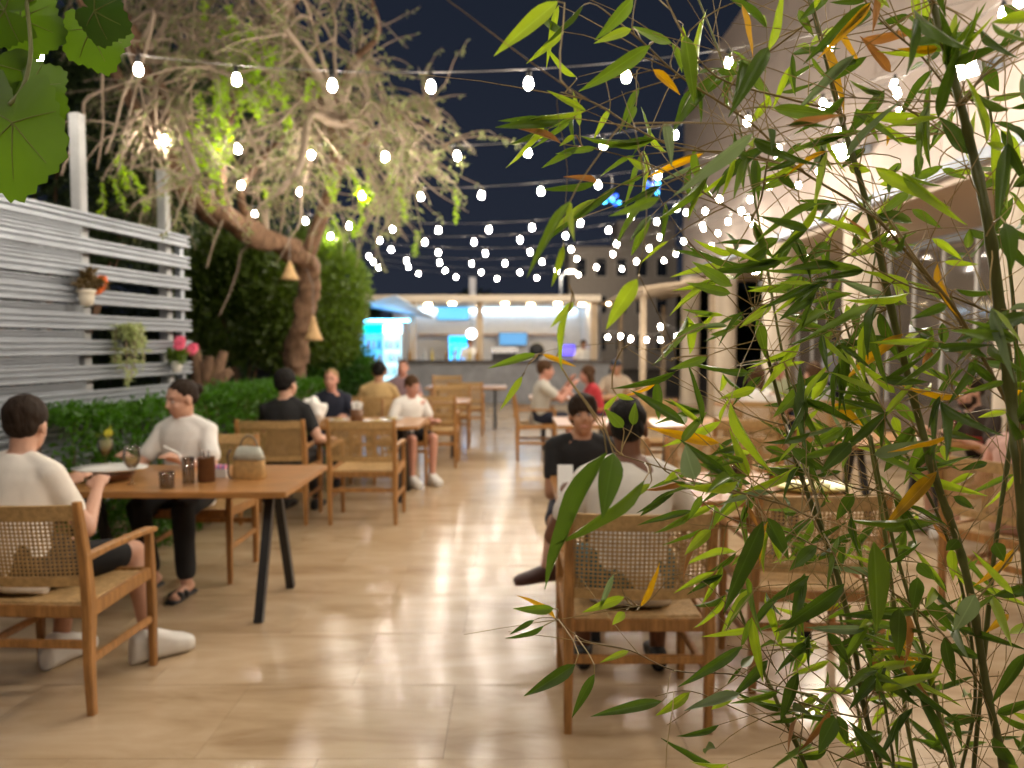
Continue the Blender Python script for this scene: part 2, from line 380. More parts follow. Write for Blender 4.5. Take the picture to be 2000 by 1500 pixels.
# ================================================================ STRING LIGHTS
bulb_me = MB().lathe([(.004, -.052), (.018, -.045), (.0255, -.026), (.022, -.006), (.012, .018)], 8).mesh('bulb', emat('lit_bulb', (1, .885, .745), BULB_L), True)
sock_me = MB().lathe([(.014, .014), (.017, .02), (.017, .05), (.011, .058), (.006, .066)], 8).mesh('socket', mat('black_plastic', (.02, .02, .02), .5), True)
CABLE = mat('cable', (.16, .15, .14), .5)
def strand(Y0, xm, zm, kk, X0, X1, step, ph, lab, slope=0.0):
    root = thing('string_light', lab, 'string light', (0, Y0, 0), group='string lights across the terrace')
    fy = lambda X: Y0 + slope * X
    fz = lambda X: zm + kk * (X - xm) ** 2
    pts = [Vector((X0 + (X1 - X0) * i / 40, slope * (X0 + (X1 - X0) * i / 40), fz(X0 + (X1 - X0) * i / 40) + .075)) for i in range(41)]
    MB().tube(pts, .003, 5).build('cable', CABLE, root)
    X = X0 + ph
    while X < X1 - .1:
        Xj = X + random.uniform(-.02, .02)
        s_ = bpy.data.objects.new('socket', sock_me); link(s_, root); s_.location = (Xj, slope * Xj, fz(Xj) + .008)
        s_.rotation_euler = (random.uniform(-.12, .12), random.uniform(-.12, .12), 0)
        b_ = bpy.data.objects.new('bulb', bulb_me); link(b_, s_)
        X += step * random.uniform(.93, 1.07) if Y0 > 9 else step
    return root
XL = -3.3
strand(4.70, -.60, 3.06, .038, -4.0, BX, .588, .58, 'string of bulbs reaching from the vine leaves to the bamboo top')
strand(6.40, -.90, 3.05, .036, -2.85, BX, .598, -.0, 'string of bulbs hung from the mast at the end of the screen')
strand(7.85, -.95, 3.00, .036, -3.1, BX, .604, .36, 'string of bulbs with blue lamps hanging from it')
strand(9.90, -.8, 2.96, .034, -3.3, BX, .59, .05, 'string of bulbs ending above the column beside the standing man', .02)
strand(11.2, -.9, 2.98, .032, -3.0, BX, .66, .37, 'string of bulbs crossing in front of the tree fork', -.03)
strand(12.6, -.6, 2.98, .030, -3.2, BX, .72, .52, 'string of bulbs over the empty tables', .03)
strand(14.2, -.5, 2.98, .030, -3.4, BX, .64, .11, 'string of bulbs one row before the bar strings', -.02)
strand(16.0, -.2, 2.98, .030, -3.2, BX, .78, .33, 'string of bulbs close in front of the bar roof', .02)
strand(18.0, -.2, 3.02, .030, -3.2, BX, .95, .1, 'string of bulbs right above the bar counter')
# strings that hang above and behind the frame
strand(1.30, -.6, 3.14, .038, -3.2, BX, .60, .4, 'string of bulbs above the bamboo planter')
strand(-.60, -.6, 3.14, .038, -3.2, BX, .60, .1, 'string of bulbs at the terrace edge')
strand(3.05, -.6, 3.10, .038, -3.2, BX, .60, .2, 'string of bulbs above the nearest chairs')
# long string climbing along the wall behind the bamboo
def wall_string(pts, lab):
    P = [at(*p) for p in pts]; root = thing('string_light', lab, 'string light', P[0], group='string lights across the terrace')
    MB().tube([p - P[0] + Vector((0, 0, .075)) for p in P], .0045, 5).build('cable', CABLE, root)
    for p in P:
        s_ = bpy.data.objects.new('socket', sock_me); link(s_, root); s_.location = p - P[0]
        link(bpy.data.objects.new('bulb', bulb_me), s_)
wall_string([(1960, 20, 5.2), (1752, 178, 6.3), (1620, 207, 7.4), (1519, 303, 8.6), (1448, 410, 10.0), (1422, 430, 11.4), (1372, 438, 12.6), (1340, 413, 13.2)], 'string of bulbs running lengthwise along the beige building')
wall_string([(1322, 655, 12.5), (1290, 636, 13), (1290, 662, 13.6), (1263, 662, 14), (1232, 660, 14.5), (1212, 655, 15), (1187, 657, 15.5)], 'low string of bulbs draped under the pergola roof')

# blue hanging lamps
for (px, py, Y, lab) in ((1195, 388, 7.9, 'blue glowing cluster lamp hanging below a bulb string'), (1275, 366, 7.95, 'blue glowing cluster lamp half hidden by bamboo leaves')):
    p = at(px, py, Y); tt = thing('cluster_lamp', lab, 'lamp', p, group='blue lamps')
    ztop = 3.0 + .036 * (p.x + .95) ** 2 + .075
    MB().tube([(0, 0, 0), (0, 0, ztop - p.z)], .003, 5).build('cord', CABLE, tt)
    rnd = random.Random(int(px))
    for k in range(11):
        MB().ell((rnd.uniform(-.08, .08), rnd.uniform(-.05, .05), rnd.uniform(-.06, .045)), rnd.uniform(.016, .032), n=10, m=7).build('globe', emat('blue_glow%d' % (k % 2), ((.0, .12, 1.0), (.05, .55, 1.0))[k % 2], (1.6, 3.0)[k % 2]), tt, True)
    MB().ell((0, 0, 0), (.035, .035, .05)).build('core', mat('blue_shell', (.02, .05, .4), .3), tt, True)

# ================================================================ FOLIAGE HELPERS
def leaf_cloud(name, pts, dirs, ln, wd, m, parent=None):
    """many small leaf faces (pointed quads) at pts, pointing along dirs"""
    n = len(pts); d = dirs / (np.linalg.norm(dirs, axis=1, keepdims=True) + 1e-9)
    rv = rng.normal(size=(n, 3)); s_ = np.cross(d, rv); s_ /= (np.linalg.norm(s_, axis=1, keepdims=True) + 1e-9)
    nn = np.cross(s_, d)
    l = ln * rng.uniform(.6, 1.3, (n, 1)); w_ = wd * rng.uniform(.6, 1.3, (n, 1))
    mid = pts + d * l * .5 + nn * l * .10
    V = np.stack([pts, mid + s_ * w_ * .5, pts + d * l, mid - s_ * w_ * .5], 1).reshape(-1, 3)
    me = bpy.data.meshes.new(name); me.vertices.add(4 * n); me.vertices.foreach_set('co', V.ravel())
    me.loops.add(4 * n); me.loops.foreach_set('vertex_index', np.arange(4 * n)); me.polygons.add(n)
    me.polygons.foreach_set('loop_start', np.arange(n) * 4); me.polygons.foreach_set('loop_total', np.full(n, 4))
    me.update(calc_edges=True); me.validate(); me.materials.append(m)
    o = bpy.data.objects.new(name, me); link(o, parent); return o
def ellip_pts(cs, n, shell=.55):
    """points inside a set of ellipsoids (c, r), biased to the shell"""
    wts = np.array([r[0] * r[1] * r[2] for c, r in cs]) ** .7; wts /= wts.sum()
    idx = rng.choice(len(cs), n, p=wts); u = rng.normal(size=(n, 3)); u /= np.linalg.norm(u, axis=1, keepdims=True)
    rad = shell + (1 - shell) * rng.random((n, 1)) ** .7
    C = np.array([c for c, r in cs])[idx]; Rr = np.array([r for c, r in cs])[idx]
    return C + u * rad * Rr, u
LEAF_SHRUB = leafmat('shrub_leaf', (.10, .155, .024), .3, var=.45, vein=False)
LEAF_HEDGE = leafmat('hedge_leaf', (.065, .17, .018), .25, var=.45, vein=False)
LEAF_OLIVE = leafmat('feathery_leaf', (.17, .19, .085), .35, rough=.6, var=.4, vein=False)
LEAF_LIME = leafmat('lime_leaf', (.26, .40, .03), .4, rough=.5, var=.35, vein=False)
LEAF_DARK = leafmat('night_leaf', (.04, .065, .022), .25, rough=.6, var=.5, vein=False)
BARK = mat('bark', (.25, .145, .085), .9, noise_amt=.6, noise_scale=7, stretch=(3, 3, .8), bump=1.0, bump_scale=14)
TWIG = mat('twig_bark', (.40, .31, .23), .8, noise_amt=.3, noise_scale=10)
def sub(a, b): return a - b

# --- the big tree over the left side
tb = Vector((-2.62, 9.6, 0))
tree = thing('old_tree', 'large leaning tree with drooping feathery branches over the left side', 'tree', tb)
trunk_px = [(572, 800, 9.6), (575, 735, 9.6), (580, 690, 9.55), (592, 620, 9.4), (602, 555, 9.3), (597, 512, 9.1), (560, 484, 8.8), (500, 456, 8.4), (440, 425, 8.0), (385, 388, 7.6), (345, 320, 7.2), (318, 230, 6.9), (292, 150, 6.7), (255, 70, 6.5), (200, -20, 6.3)]
tp = [at(*p) for p in trunk_px]; tp[0].z = -.05
tr_r = [.20, .18, .165, .155, .15, .15, .15, .15, .145, .135, .12, .11, .10, .085, .07]
def wob(P, a):
    out = []
    for i, p in enumerate(P): out.append(p + Vector((noise.noise(p * 1.7), noise.noise(p * 1.7 + Vector((9, 0, 0))), noise.noise(p * 1.7 + Vector((0, 9, 0))))) * a)
    return out
def smoothpath(P, k=4):
    out = []
    n = len(P)
    for i in range(n - 1):
        p0, p1, p2, p3 = P[max(i - 1, 0)], P[i], P[i + 1], P[min(i + 2, n - 1)]
        for j in range(k):
            t = j / k; out.append(.5 * ((2 * p1) + (p2 - p0) * t + (2 * p0 - 5 * p1 + 4 * p2 - p3) * t * t + (3 * p1 - p0 - 3 * p2 + p3) * t ** 3))
    out.append(P[-1]); return out
def resamp(r, k=4):
    out = []
    for i in range(len(r) - 1):
        for j in range(k): out.append(r[i] + (r[i + 1] - r[i]) * j / k)
    return out + [r[-1]]
sp = smoothpath(tp); sr = [x * random.uniform(.9, 1.12) for x in resamp(tr_r)]
def gnarl(mb, a, f):
    V = [Vector(v) for v in mb.v]; c = {}
    mb.v = [tuple(v + Vector((noise.noise(v * f), noise.noise(v * f + Vector((7, 3, 1))), noise.noise(v * f + Vector((2, 9, 5))))) * a + Vector((noise.noise(v * f * 3), noise.noise(v * f * 3 + Vector((7, 3, 1))), 0)) * a * .5) for v in V]; return mb
fine = smoothpath(sp, 3); fr_ = resamp(sr, 3)
gnarl(MB().tube([p - tb for p in fine], [x * .84 for x in fr_], 20), .06, 4.5).build('trunk', BARK, tree, True)
limbs = [sp]
for px, r0 in (([(597, 512, 9.1), (625, 430, 9.0), (655, 340, 8.8), (640, 220, 8.5), (590, 110, 8.2), (530, 0, 8.0), (500, -90, 7.9)], .095),
               ([(440, 425, 8.0), (430, 330, 7.8), (450, 220, 7.6), (500, 110, 7.5), (560, 20, 7.5), (640, -60, 7.6)], .07),
               ([(385, 388, 7.6), (300, 270, 7.2), (235, 160, 6.9), (185, 60, 6.7), (130, -60, 6.5)], .08),
               ([(655, 340, 8.8), (720, 270, 8.6), (790, 230, 8.4), (850, 250, 8.2)], .045),
               ([(640, 220, 8.5), (690, 120, 8.2), (740, 60, 8.0), (700, -60, 7.8)], .05),
               ([(500, 456, 8.4), (470, 380, 8.0), (520, 300, 7.6), (600, 240, 7.3), (680, 230, 7.1)], .05)):
    P = smoothpath([at(*p) for p in px]); rr_ = [r0 * (1 - .75 * i / (len(P) - 1)) for i in range(len(P))]
    MB().tube([p - tb for p in P], rr_, 8).build('limb', BARK, tree, True); limbs.append(P)
LP = [p for l in limbs for p in l[(16 if l is sp else 4):]]
# crown: secondary branches to points of the crown outline, then drooping twigs with leaves
def in_crown(x, y):
    if y < 90: return 150 < x < 715 - max(0, -y) * .2
    if y < 300: return 135 < x < 715 + (y - 90) * .80
    if y < 430: return 200 < x < 880 - (y - 300) * .55
    return 520 < x < 815 - (y - 430) * .8 and y < 560
sec = MB(); tw = MB(); LPt = []; LD = []; sec_pts = []
k = 0
while k < 95:
    x, y = random.uniform(120, 900), random.uniform(-160, 470)
    if not in_crown(x, y): continue
    T = at(x, y, random.uniform(5.6, 9.2)); near = min(LP, key=lambda p: (p - T).length + random.uniform(0, .5))
    if (near - T).length > 2.6: continue
    md = near.lerp(T, .5) + Vector((0, 0, random.uniform(.05, .35))); P = smoothpath(wob([near, near.lerp(md, .6), md, md.lerp(T, .6), T], .10), 4)
    r0 = random.choice((.018, .024, .032, .055)); sec.tube([p - tb for p in P], [r0 * (1 - .7 * i / (len(P) - 1)) for i in range(len(P))], 5); sec_pts.append(P); k += 1
tag(sec.build('branches', TWIG, tree, True), kind='stuff')
def droop(P0, d0, ln, n, sagv, wobv=.25):
    P = [P0]; d = d0.normalized()
    for i in range(n):
        d = (d + Vector((random.gauss(0, wobv), random.gauss(0, wobv), -sagv + random.gauss(0, wobv * .5)))).normalized(); P.append(P[-1] + d * ln / n)
    return P
lime_P = []; lime_D = []
for s_ in sec_pts:
    for q in range(13):
        i = random.randint(5, len(s_) - 1); p = s_[i]; d = (s_[i] - s_[i - 1]).normalized()
        d = d + Vector((random.gauss(.05, .9), random.gauss(0, .6), random.gauss(-.1, .7)))
        P = droop(p, d, random.uniform(.3, .85), 7, .09, .22)
        tw.tube([a - tb for a in P], [.0095 * (1 - .75 * i / 7) for i in range(8)], 3, False)
        for a, b_ in zip(P[:-1], P[1:]):
            nl = random.choice((1, 3, 5, 7)) if random.random() < .55 else 0
            for _ in range(nl):
                c = a.lerp(b_, random.random()); LPt.append(c - tb); LD.append(Vector((random.gauss(0, .7), random.gauss(0, .7), random.gauss(-.45, .5))))
for (cx, cy_, sx, sy, Yc, n) in ((480, 140, 45, 45, 6.5, 26), (500, 190, 40, 35, 6.4, 16), (395, 290, 25, 35, 6.3, 11), (230, 365, 18, 22, 6.2, 5), (450, 90, 30, 25, 6.6, 9), (400, 330, 20, 30, 6.3, 6), (700, 380, 60, 40, 7.3, 9), (640, 430, 70, 40, 7.8, 9)):
    for _ in range(n):
        p = at(random.gauss(cx, sx), random.gauss(cy_ - 35, sy), Yc + random.gauss(0, .15))
        nr = min(LP + [q for s_ in sec_pts for q in s_[::4]], key=lambda q: (q - p).length)
        tw.tube([nr - tb, nr.lerp(p, .5) + Vector((0, 0, .05)) - tb, p - tb], [.007, .005, .004], 3, False)
        P = droop(p, Vector((random.gauss(.15, .35), random.gauss(0, .3), -.7)), random.uniform(.18, .36), 5, .2, .15)
        tw.tube([a - tb for a in P], [.004] * 6, 3, False)
        for a, b_ in zip(P[:-1], P[1:]):
            for _ in range(11):
                lime_P.append(a.lerp(b_, random.random()) - tb); lime_D.append(Vector((random.gauss(0, .6), random.gauss(0, .6), random.gauss(-.6, .35))))
tag(tw.build('twigs', TWIG, tree), kind='stuff')
tag(leaf_cloud('crown', np.array(LPt), np.array(LD), .06, .016, LEAF_OLIVE, tree), kind='stuff')
tag(leaf_cloud('lime_foliage', np.array(lime_P), np.array(lime_D), .05, .017, LEAF_LIME, tree), 'bright lime green foliage', kind='stuff')  # sprays near the bulb strings get a brighter lime leaf colour
# bare hanging roots / stems at the left
st = MB()
for (x0, y0, x1, y1, Y) in ((205, 60, 190, 330, 6.2), (240, 90, 320, 300, 6.2), (270, 130, 200, 300, 6.1), (300, 170, 345, 390, 6.4), (330, 200, 280, 400, 6.3), (360, 60, 380, 250, 6.5), (300, 20, 250, 260, 6.0), (430, 150, 520, 330, 6.9), (520, 20, 600, 130, 7.4), (620, 30, 690, 120, 7.6), (560, 60, 640, 190, 7.4), (170, 190, 120, 350, 6.3), (250, 250, 230, 340, 6.2), (450, 380, 410, 520, 7.8), (780, 310, 880, 355, 8.0), (560, 360, 545, 470, 8.4), (480, 480, 430, 620, 9.3)):
    a, b_ = at(x0, y0, Y), at(x1, y1, Y + random.uniform(-.3, .3)); nr = min(LP, key=lambda q: (q - a).length)
    P = smoothpath(wob([nr, a, a.lerp(b_, .35), a.lerp(b_, .7), b_], .07), 4)
    st.tube([p - tb for p in P], [.016 * (1 - .5 * i / len(P)) for i in range(len(P))], 5)
tag(st.build('hanging_stems', TWIG, tree, True), kind='stuff')

# --- shrubs behind the tree, hedge, dark trees behind the screen
def shrub(name, label, ells, n, ln, wd, m, cat='shrub', group=None, stems=5):
    c0 = Vector(ells[0][0]); base = Vector((c0.x, c0.y, 0)); t_ = thing(name, label, cat, base, group=group)
    P, U = ellip_pts([(Vector(c) - base, r) for c, r in ells], n)
    tag(leaf_cloud('crown', P, U + rng.normal(size=U.shape) * .7 + np.array([0, 0, .1]), ln, wd, m, t_), kind='stuff')
    s_ = MB()
    for k in range(stems):
        c, r = ells[k % len(ells)]; e_ = Vector(c) - base + Vector((random.uniform(-.4, .4) * r[0], random.uniform(-.4, .4) * r[1], random.uniform(-.2, .6) * r[2]))
        b0 = Vector((random.uniform(-.15, .15), random.uniform(-.1, .1), -.05)); s_.tube(smoothpath(wob([b0, b0.lerp(e_, .4) + Vector((0, 0, .1)), e_], .08), 4), [.035, .03, .027, .024, .02, .017, .014, .01, .007], 6)
    s_.build('trunk', BARK, t_, True); return t_
def E(px, py, Y, rx, ry, rz): return (tuple(at(px, py, Y)), (rx, ry, rz))
shrub('leafy_shrub', 'tall green shrub growing behind the hanging cone lamps', [E(470, 600, 11.2, .95, .6, .8), E(540, 560, 11.0, .7, .6, .6), E(420, 540, 11.4, .7, .6, .7), E(560, 660, 11.0, .6, .5, .5)], 15000, .11, .045, LEAF_SHRUB)
shrub('leafy_shrub', 'green shrub to the bar side of the leaning trunk', [E(650, 570, 11.6, .55, .5, .75), E(640, 650, 11.4, .5, .5, .55), E(620, 500, 11.6, .5, .4, .5)], 9000, .10, .04, LEAF_SHRUB)
shrub('leafy_shrub', 'low rounded bush between the trunk and the bar', [E(660, 725, 11.8, .62, .5, .48), E(600, 740, 11.4, .5, .5, .40), E(700, 745, 12.0, .35, .4, .35)], 8000, .09, .035, leafmat('bush_leaf', (.05, .13, .022), .3, var=.45, vein=False))
# hedge: one long clipped hedge along the screen
hb = Vector((-2.55, 6.2, 0)); hedge = thing('clipped_hedge', 'low dark green clipped hedge running along the foot of the screen', 'hedge', hb)
P = []; U = []
H0, H1 = Vector((-2.98, 4.6, 0)), Vector((-2.52, 9.0, 0)); hd = (H1 - H0).normalized(); hn = Vector((hd.y, -hd.x, 0))
for _ in range(24000):
    t_ = random.random(); sd = random.random(); top = 1.04 + .05 * noise.noise(Vector((t_ * 9, 0, 0))) 
    if sd < .42: off = .30 + random.gauss(0, .025); z = random.uniform(.02, top)
    elif sd < .9: off = random.uniform(-.25, .3); z = top + random.gauss(0, .03)
    else: off = random.uniform(-.25, .3); z = random.uniform(.1, top)
    p = H0 + (H1 - H0) * t_ + hn * off; P.append((p.x - hb.x, p.y - hb.y, z)); U.append((hn.x * .5, hn.y * .5, .5))
P = np.array(P); U = np.array(U)
tag(leaf_cloud('foliage', P, U + rng.normal(size=U.shape) * .7, .055, .024, LEAF_HEDGE, hedge), kind='stuff')
hc = MB()
for i in range(18):
    t_ = (i + .5) / 18; p = H0 + (H1 - H0) * t_ - hb
    for q in range(3): e_ = p + hn * random.uniform(-.15, .22) + Vector((0, random.uniform(-.1, .1), random.uniform(.8, 1.0))); hc.tube([(p.x, p.y, -.05), p.lerp(e_, .5) + Vector((0, 0, .02)), e_], [.014, .01, .004], 5)
tag(hc.build('stems', BARK, hedge), kind='stuff')
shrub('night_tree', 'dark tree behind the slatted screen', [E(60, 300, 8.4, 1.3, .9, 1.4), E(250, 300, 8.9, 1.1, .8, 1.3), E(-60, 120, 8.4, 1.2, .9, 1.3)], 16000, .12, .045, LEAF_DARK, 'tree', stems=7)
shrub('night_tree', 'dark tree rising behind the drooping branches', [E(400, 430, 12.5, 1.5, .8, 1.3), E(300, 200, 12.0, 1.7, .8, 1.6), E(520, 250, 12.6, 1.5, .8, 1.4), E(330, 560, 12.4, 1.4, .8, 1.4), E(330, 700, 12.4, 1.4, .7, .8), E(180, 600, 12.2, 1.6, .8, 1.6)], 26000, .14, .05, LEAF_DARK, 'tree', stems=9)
# broken brown stump with forked limbs beside the screen
sb = at(400, 790, 8.6); sb.z = 0
stump = thing('bark_stump', 'brown forked stump standing behind the hedge beside pink flowers', 'stump', sb)
MB().tube([(0, 0, -.05), (.02, 0, .4), (-.01, 0, .75), (.03, 0, 1.0)], [.22, .17, .15, .16], 10).build('trunk', BARK, stump, True)
for e_ in ((-.10, 0, 1.46), (.22, .02, 1.42), (.08, -.05, 1.36), (.30, .0, 1.20)):
    MB().tube([(0, 0, .85), (e_[0] * .5, 0, 1.1), e_], [.11, .085, .05], 8).build('limb', BARK, stump, True)

# hanging cone lamps of woven straw
STRAW = mat('straw', (.62, .40, .19), .75, noise_amt=.3, noise_scale=25, stretch=(1, 1, 6), bump=.3, bump_scale=60)
for (px, py, Y, hh, rr_, lab) in ((566, 528, 8.6, .21, .105, 'straw cone lamp hanging above the trunk fork'), (612, 640, 9.0, .30, .11, 'straw cone lamp hanging against the trunk')):
    c = at(px, py, Y); tt = thing('cone_lamp', lab, 'lamp', c, group='straw cone lamps')
    prof = [(rr_, -hh / 2), (rr_ * .86, -hh * .36), (rr_ * .55, -hh * .05), (rr_ * .32, hh * .25), (rr_ * .12, hh / 2), (rr_ * .08, hh / 2), (rr_ * .28, hh * .25), (rr_ * .5, -hh * .05), (rr_ * .82, -hh * .36), (rr_ * .95, -hh / 2)]
    MB().lathe(prof, 20).build('shade', STRAW, tt, True)
    nr = min(sp[8:], key=lambda q: (Vector((q.x, q.y, 0)) - Vector((c.x, c.y, 0))).length + (0 if q.z > c.z + .2 else 9))
    MB().tube([(0, 0, hh / 2 - .01), (0, 0, .5), nr - c], .005, 5).build('cord', CABLE, tt)

# flower pots on the screen
def flowerpot(px, py, label, pot_mat, size, kind):
    tpar = None; best = 9
    for i in range(200):
        q = A + dAB * ((B - A).length * i / 199) + nAB * (.035 + size * .62)
        X = 1000 + F * q.x / q.y
        if abs(X - px) < best: best = abs(X - px); tpar = q
    z = at(px, py, tpar.y).z; base_ = Vector((tpar.x, tpar.y, z))
    tt = thing('flower_pot', label, 'flower pot', base_, group='pots hanging on the screen')
    s = size
    MB().lathe([(s * .36, 0), (s * .46, s * .5), (s * .5, s * .82), (s * .55, s * .84), (s * .55, s), (s * .48, s), (s * .44, s * .8)], 20).build('pot', pot_mat, tt, True)
    MB().lathe([(s * .45, s * .8), (s * .45, s * .86)], 16).build('soil', mat('soil', (.03, .02, .015), .9), tt)
    bk = -nAB * (.045 + s * .55); MB().bar(bk + Vector((0, 0, s * .7)), bk + Vector((0, 0, s * 1.75)), .02, .05).bar(bk + Vector((0, 0, s * .9)), Vector((0, 0, s * .92)) - nAB * s * .5, .015, .03).build('bracket', pot_mat, tt)
    rnd = np.random.default_rng(int(px)); S = MB(); LPs = []; LDs = []
    stems_ = {'orange': 9, 'trail': 16, 'pink': 9}[kind]
    for k in range(stems_):
        a = rnd.uniform(0, 2 * PI); u = Vector((math.cos(a), math.sin(a), 0))
        if kind == 'trail': e_ = u * s * rnd.uniform(.5, 1.0) + Vector((0, 0, -s * rnd.uniform(-.8, 2.6))); mid = u * s * .8 + Vector((0, 0, s * 1.3))
        elif kind == 'orange': e_ = u * s * rnd.uniform(.2, .7) + dAB * s * rnd.uniform(.2, 1.2) + Vector((0, 0, s * rnd.uniform(1.1, 2.4))); mid = e_ * .5 + Vector((0, 0, s * .6))
        else: e_ = u * s * rnd.uniform(.3, .9) + Vector((0, 0, s * rnd.uniform(1.0, 2.0))); mid = e_ * .5 + Vector((0, 0, s * .6))
        P = smoothpath([Vector((0, 0, s * .82)), mid, e_], 5); S.tube(P, .0035, 4)
        for p in P[3:]:
            for _ in range(5): LPs.append(p); LDs.append(Vector(rnd.normal(size=3)) + Vector((0, 0, -.3 if kind == 'trail' else .3)))
    S.build('stems', TWIG, tt)
    lm = {'orange': leafmat('dry_leaf', (.16, .11, .045), .2, vein=False), 'trail': leafmat('pale_leaf', (.30, .34, .16), .3, vein=False), 'pink': LEAF_SHRUB}[kind]
    tag(leaf_cloud('leaves', np.array(LPs), np.array(LDs), .055, .022, lm, tt), kind='stuff')
    fc = {'orange': (.85, .17, .03), 'pink': (.85, .12, .22)}.get(kind)
    if fc:
        spots = [(.9, 1.30), (1.05, 1.62), (.75, 1.1)] if kind == 'orange' else [(.18, 2.75), (.10, 2.35), (2.1, 2.1), (1.9, 1.9)]
        for dx, dz in spots:
            c = dAB * s * dx + Vector((0, 0, s * dz)) + nAB * .02
            fl_ = MB(); MB_ = fl_
            for q in range(7):
                a = q * 2 * PI / 7; u = Vector((math.cos(a), math.sin(a) * .6, math.sin(a) * .8)).normalized(); fl_.ell(c + u * .028, (.024, .012, .022), n=8, m=5)
            fl_.ell(c, .018, n=8, m=5)
            f_ = fl_.build('flower', mat('petal_' + kind, fc, .55, noise_amt=.3, noise_scale=30), tt, True)
            MB().tube([Vector((0, 0, s * .85)), c * .55 + Vector((0, 0, s * .3)), c], .003, 4).build('stalk', LEAF_SHRUB, f_)
flowerpot(173, 597, 'white pot with orange flowers hooked on the slatted screen', mat('cream_pot', (.74, .68, .56), .5), .105, 'orange')
flowerpot(254, 678, 'black pot with pale trailing plant hooked on the slatted screen', mat('black_pot', (.015, .016, .02), .45), .10, 'trail')
flowerpot(346, 727, 'white pot with pink flowers at the end of the slatted screen', WHITE, .09, 'pink')

# ================================================================ BAR AT THE FAR END
BY = 19.0
def bp_(px, py, Y=BY): return at(px, py, Y)
bar = thing('bar_kiosk', 'lit outdoor bar kiosk with flat roof at the far end of the terrace', 'bar', (-.8, BY, 0)); bo = Vector((-.8, BY, 0))
def bb(name, c, size, m, parent=None, bev=0):
    return MB().box(Vector(c) - bo, size, bev=bev).build(name, m, parent or bar)
bwhite = mat('bar_white', (.72, .72, .74), .5, noise_amt=.08)
xl, xr = bp_(712, 600).x, bp_(1172, 600).x
bb('counter', ((bp_(785, 700).x + bp_(1190, 700).x) / 2, BY + .35, .53), (bp_(1190, 700).x - bp_(785, 700).x, .6, 1.02), mat('counter_front', (.30, .31, .33), .5, noise_amt=.3, noise_scale=3))
bb('counter_top', ((bp_(785, 700).x + bp_(1190, 700).x) / 2, BY + .30, 1.065), (bp_(1190, 700).x - bp_(785, 700).x + .15, .8, .045), mat('dark_stone', (.07, .06, .055), .25))
bb('rear_wall', ((xl + xr) / 2 + .3, 22.6, 1.3), (xr - xl + .3, .12, 2.6), bwhite)
bb('side_wall', (xr - .1, 21.2, 1.3), (.12, 2.6, 2.6), bwhite)
rf = bb('roof', ((xl + xr) / 2, 20.9, 2.62), (xr - xl, 4.0, .14), mat('roof_soffit', (.62, .52, .38), .6))
bb('fascia', ((xl + xr) / 2, 18.86, 2.60), (xr - xl + .02, .05, .13), mat('roof_fascia', (.55, .47, .36), .5), rf)
MB().add([Vector((xl - .02, 18.8, 2.45)) - bo, Vector((xl + .9, 18.2, 2.62)) - bo, Vector((xl + 1.75, 18.8, 2.10)) - bo, Vector((xl + .6, 20.5, 2.28)) - bo,
          Vector((xl - .02, 18.8, 2.48)) - bo, Vector((xl + .9, 18.2, 2.65)) - bo, Vector((xl + 1.75, 18.8, 2.13)) - bo, Vector((xl + .6, 20.5, 2.31)) - bo],
         [(3, 2, 1, 0), (4, 5, 6, 7), (0, 1, 5, 4), (1, 2, 6, 5), (2, 3, 7, 6), (3, 0, 4, 7)]).build('shade_sail', mat('sail', (.78, .82, .84), .6), bar)
bb('chimney', (bp_(917, 572).x, 20.5, 2.95), (.16, .2, .6), bwhite, rf)
for px in (935, 1165, 800): bb('pillar', (bp_(px, 650).x, 19.6, 1.3), (.16, .16, 2.56), mat('tan_pillar', (.60, .46, .30), .5))
bb('back_shelf', (bp_(960, 640, 22).x, 22.35, 1.75), (4.2, .35, .04), WOOD)
bb('back_bench', (bp_(960, 700, 22).x, 22.2, .5), (5.4, .5, 1.0), mat('steel_bench', (.5, .5, .52), .35, metal=.6))
for i in range(9):
    x = -2.9 + i * .68
    q = bb('ceiling_spot', (x, 19.9 + .5 * (i % 2), 2.53), (.16, .16, .035), emat('bar_spot', (1, .76, .45), 30))
bb('led_strip', (bp_(950, 640).x, 22.45, 2.45), (5.0, .05, .06), emat('led_white', (.55, .78, 1), 7))
bb('blue_fill_strip', (xl + .55, 19.0, 2.07), (1.1, .05, .05), emat('blue_fill_emit', (.10, .45, 1), 14))  # added glowing strip, no actual fixture: turns the sail and counter blue
# coolers
def cooler(xc, yc, wd, hh, col, strength, header, label):
    tt = thing('drinks_cooler', label, 'cooler', (xc, yc, 0), group='glowing drinks coolers')
    MB().box((0, .06, hh / 2), (wd, .55, hh), bev=.02).build('cabinet', mat('cooler_body', (.5, .52, .55), .4), tt)
    d_ = MB().box((0, -.235, hh * .46), (wd - .08, .02, hh * .78)).build('lit_door', emat('glow_%d' % int(xc * 100), col, strength), tt)
    MB().bar((wd / 2 - .06, -.27, hh * .3), (wd / 2 - .06, -.27, hh * .6), .025, .025).build('handle', STEEL, d_)
    for k in range(4):
        MB().box((0, -.25, hh * (.2 + .16 * k)), (wd - .1, .02, .02)).build('shelf', STEEL, d_)
        for q in range(4): MB().lathe([(.03, 0), (.03, .14), (.012, .19), (.012, .22)], 10, (-wd / 2 + .11 + q * (wd - .2) / 3.2, -.262, hh * (.2 + .16 * k) + .012)).build('bottle', mat(('bottle_green', 'bottle_red', 'bottle_white')[(k + q) % 3], ((.02, .2, .1), (.4, .04, .03), (.6, .65, .7))[(k + q) % 3], .2), d_)
    MB().box((0, -.235, hh * .92), (wd - .04, .02, hh * .11)).build('header', header, tt)
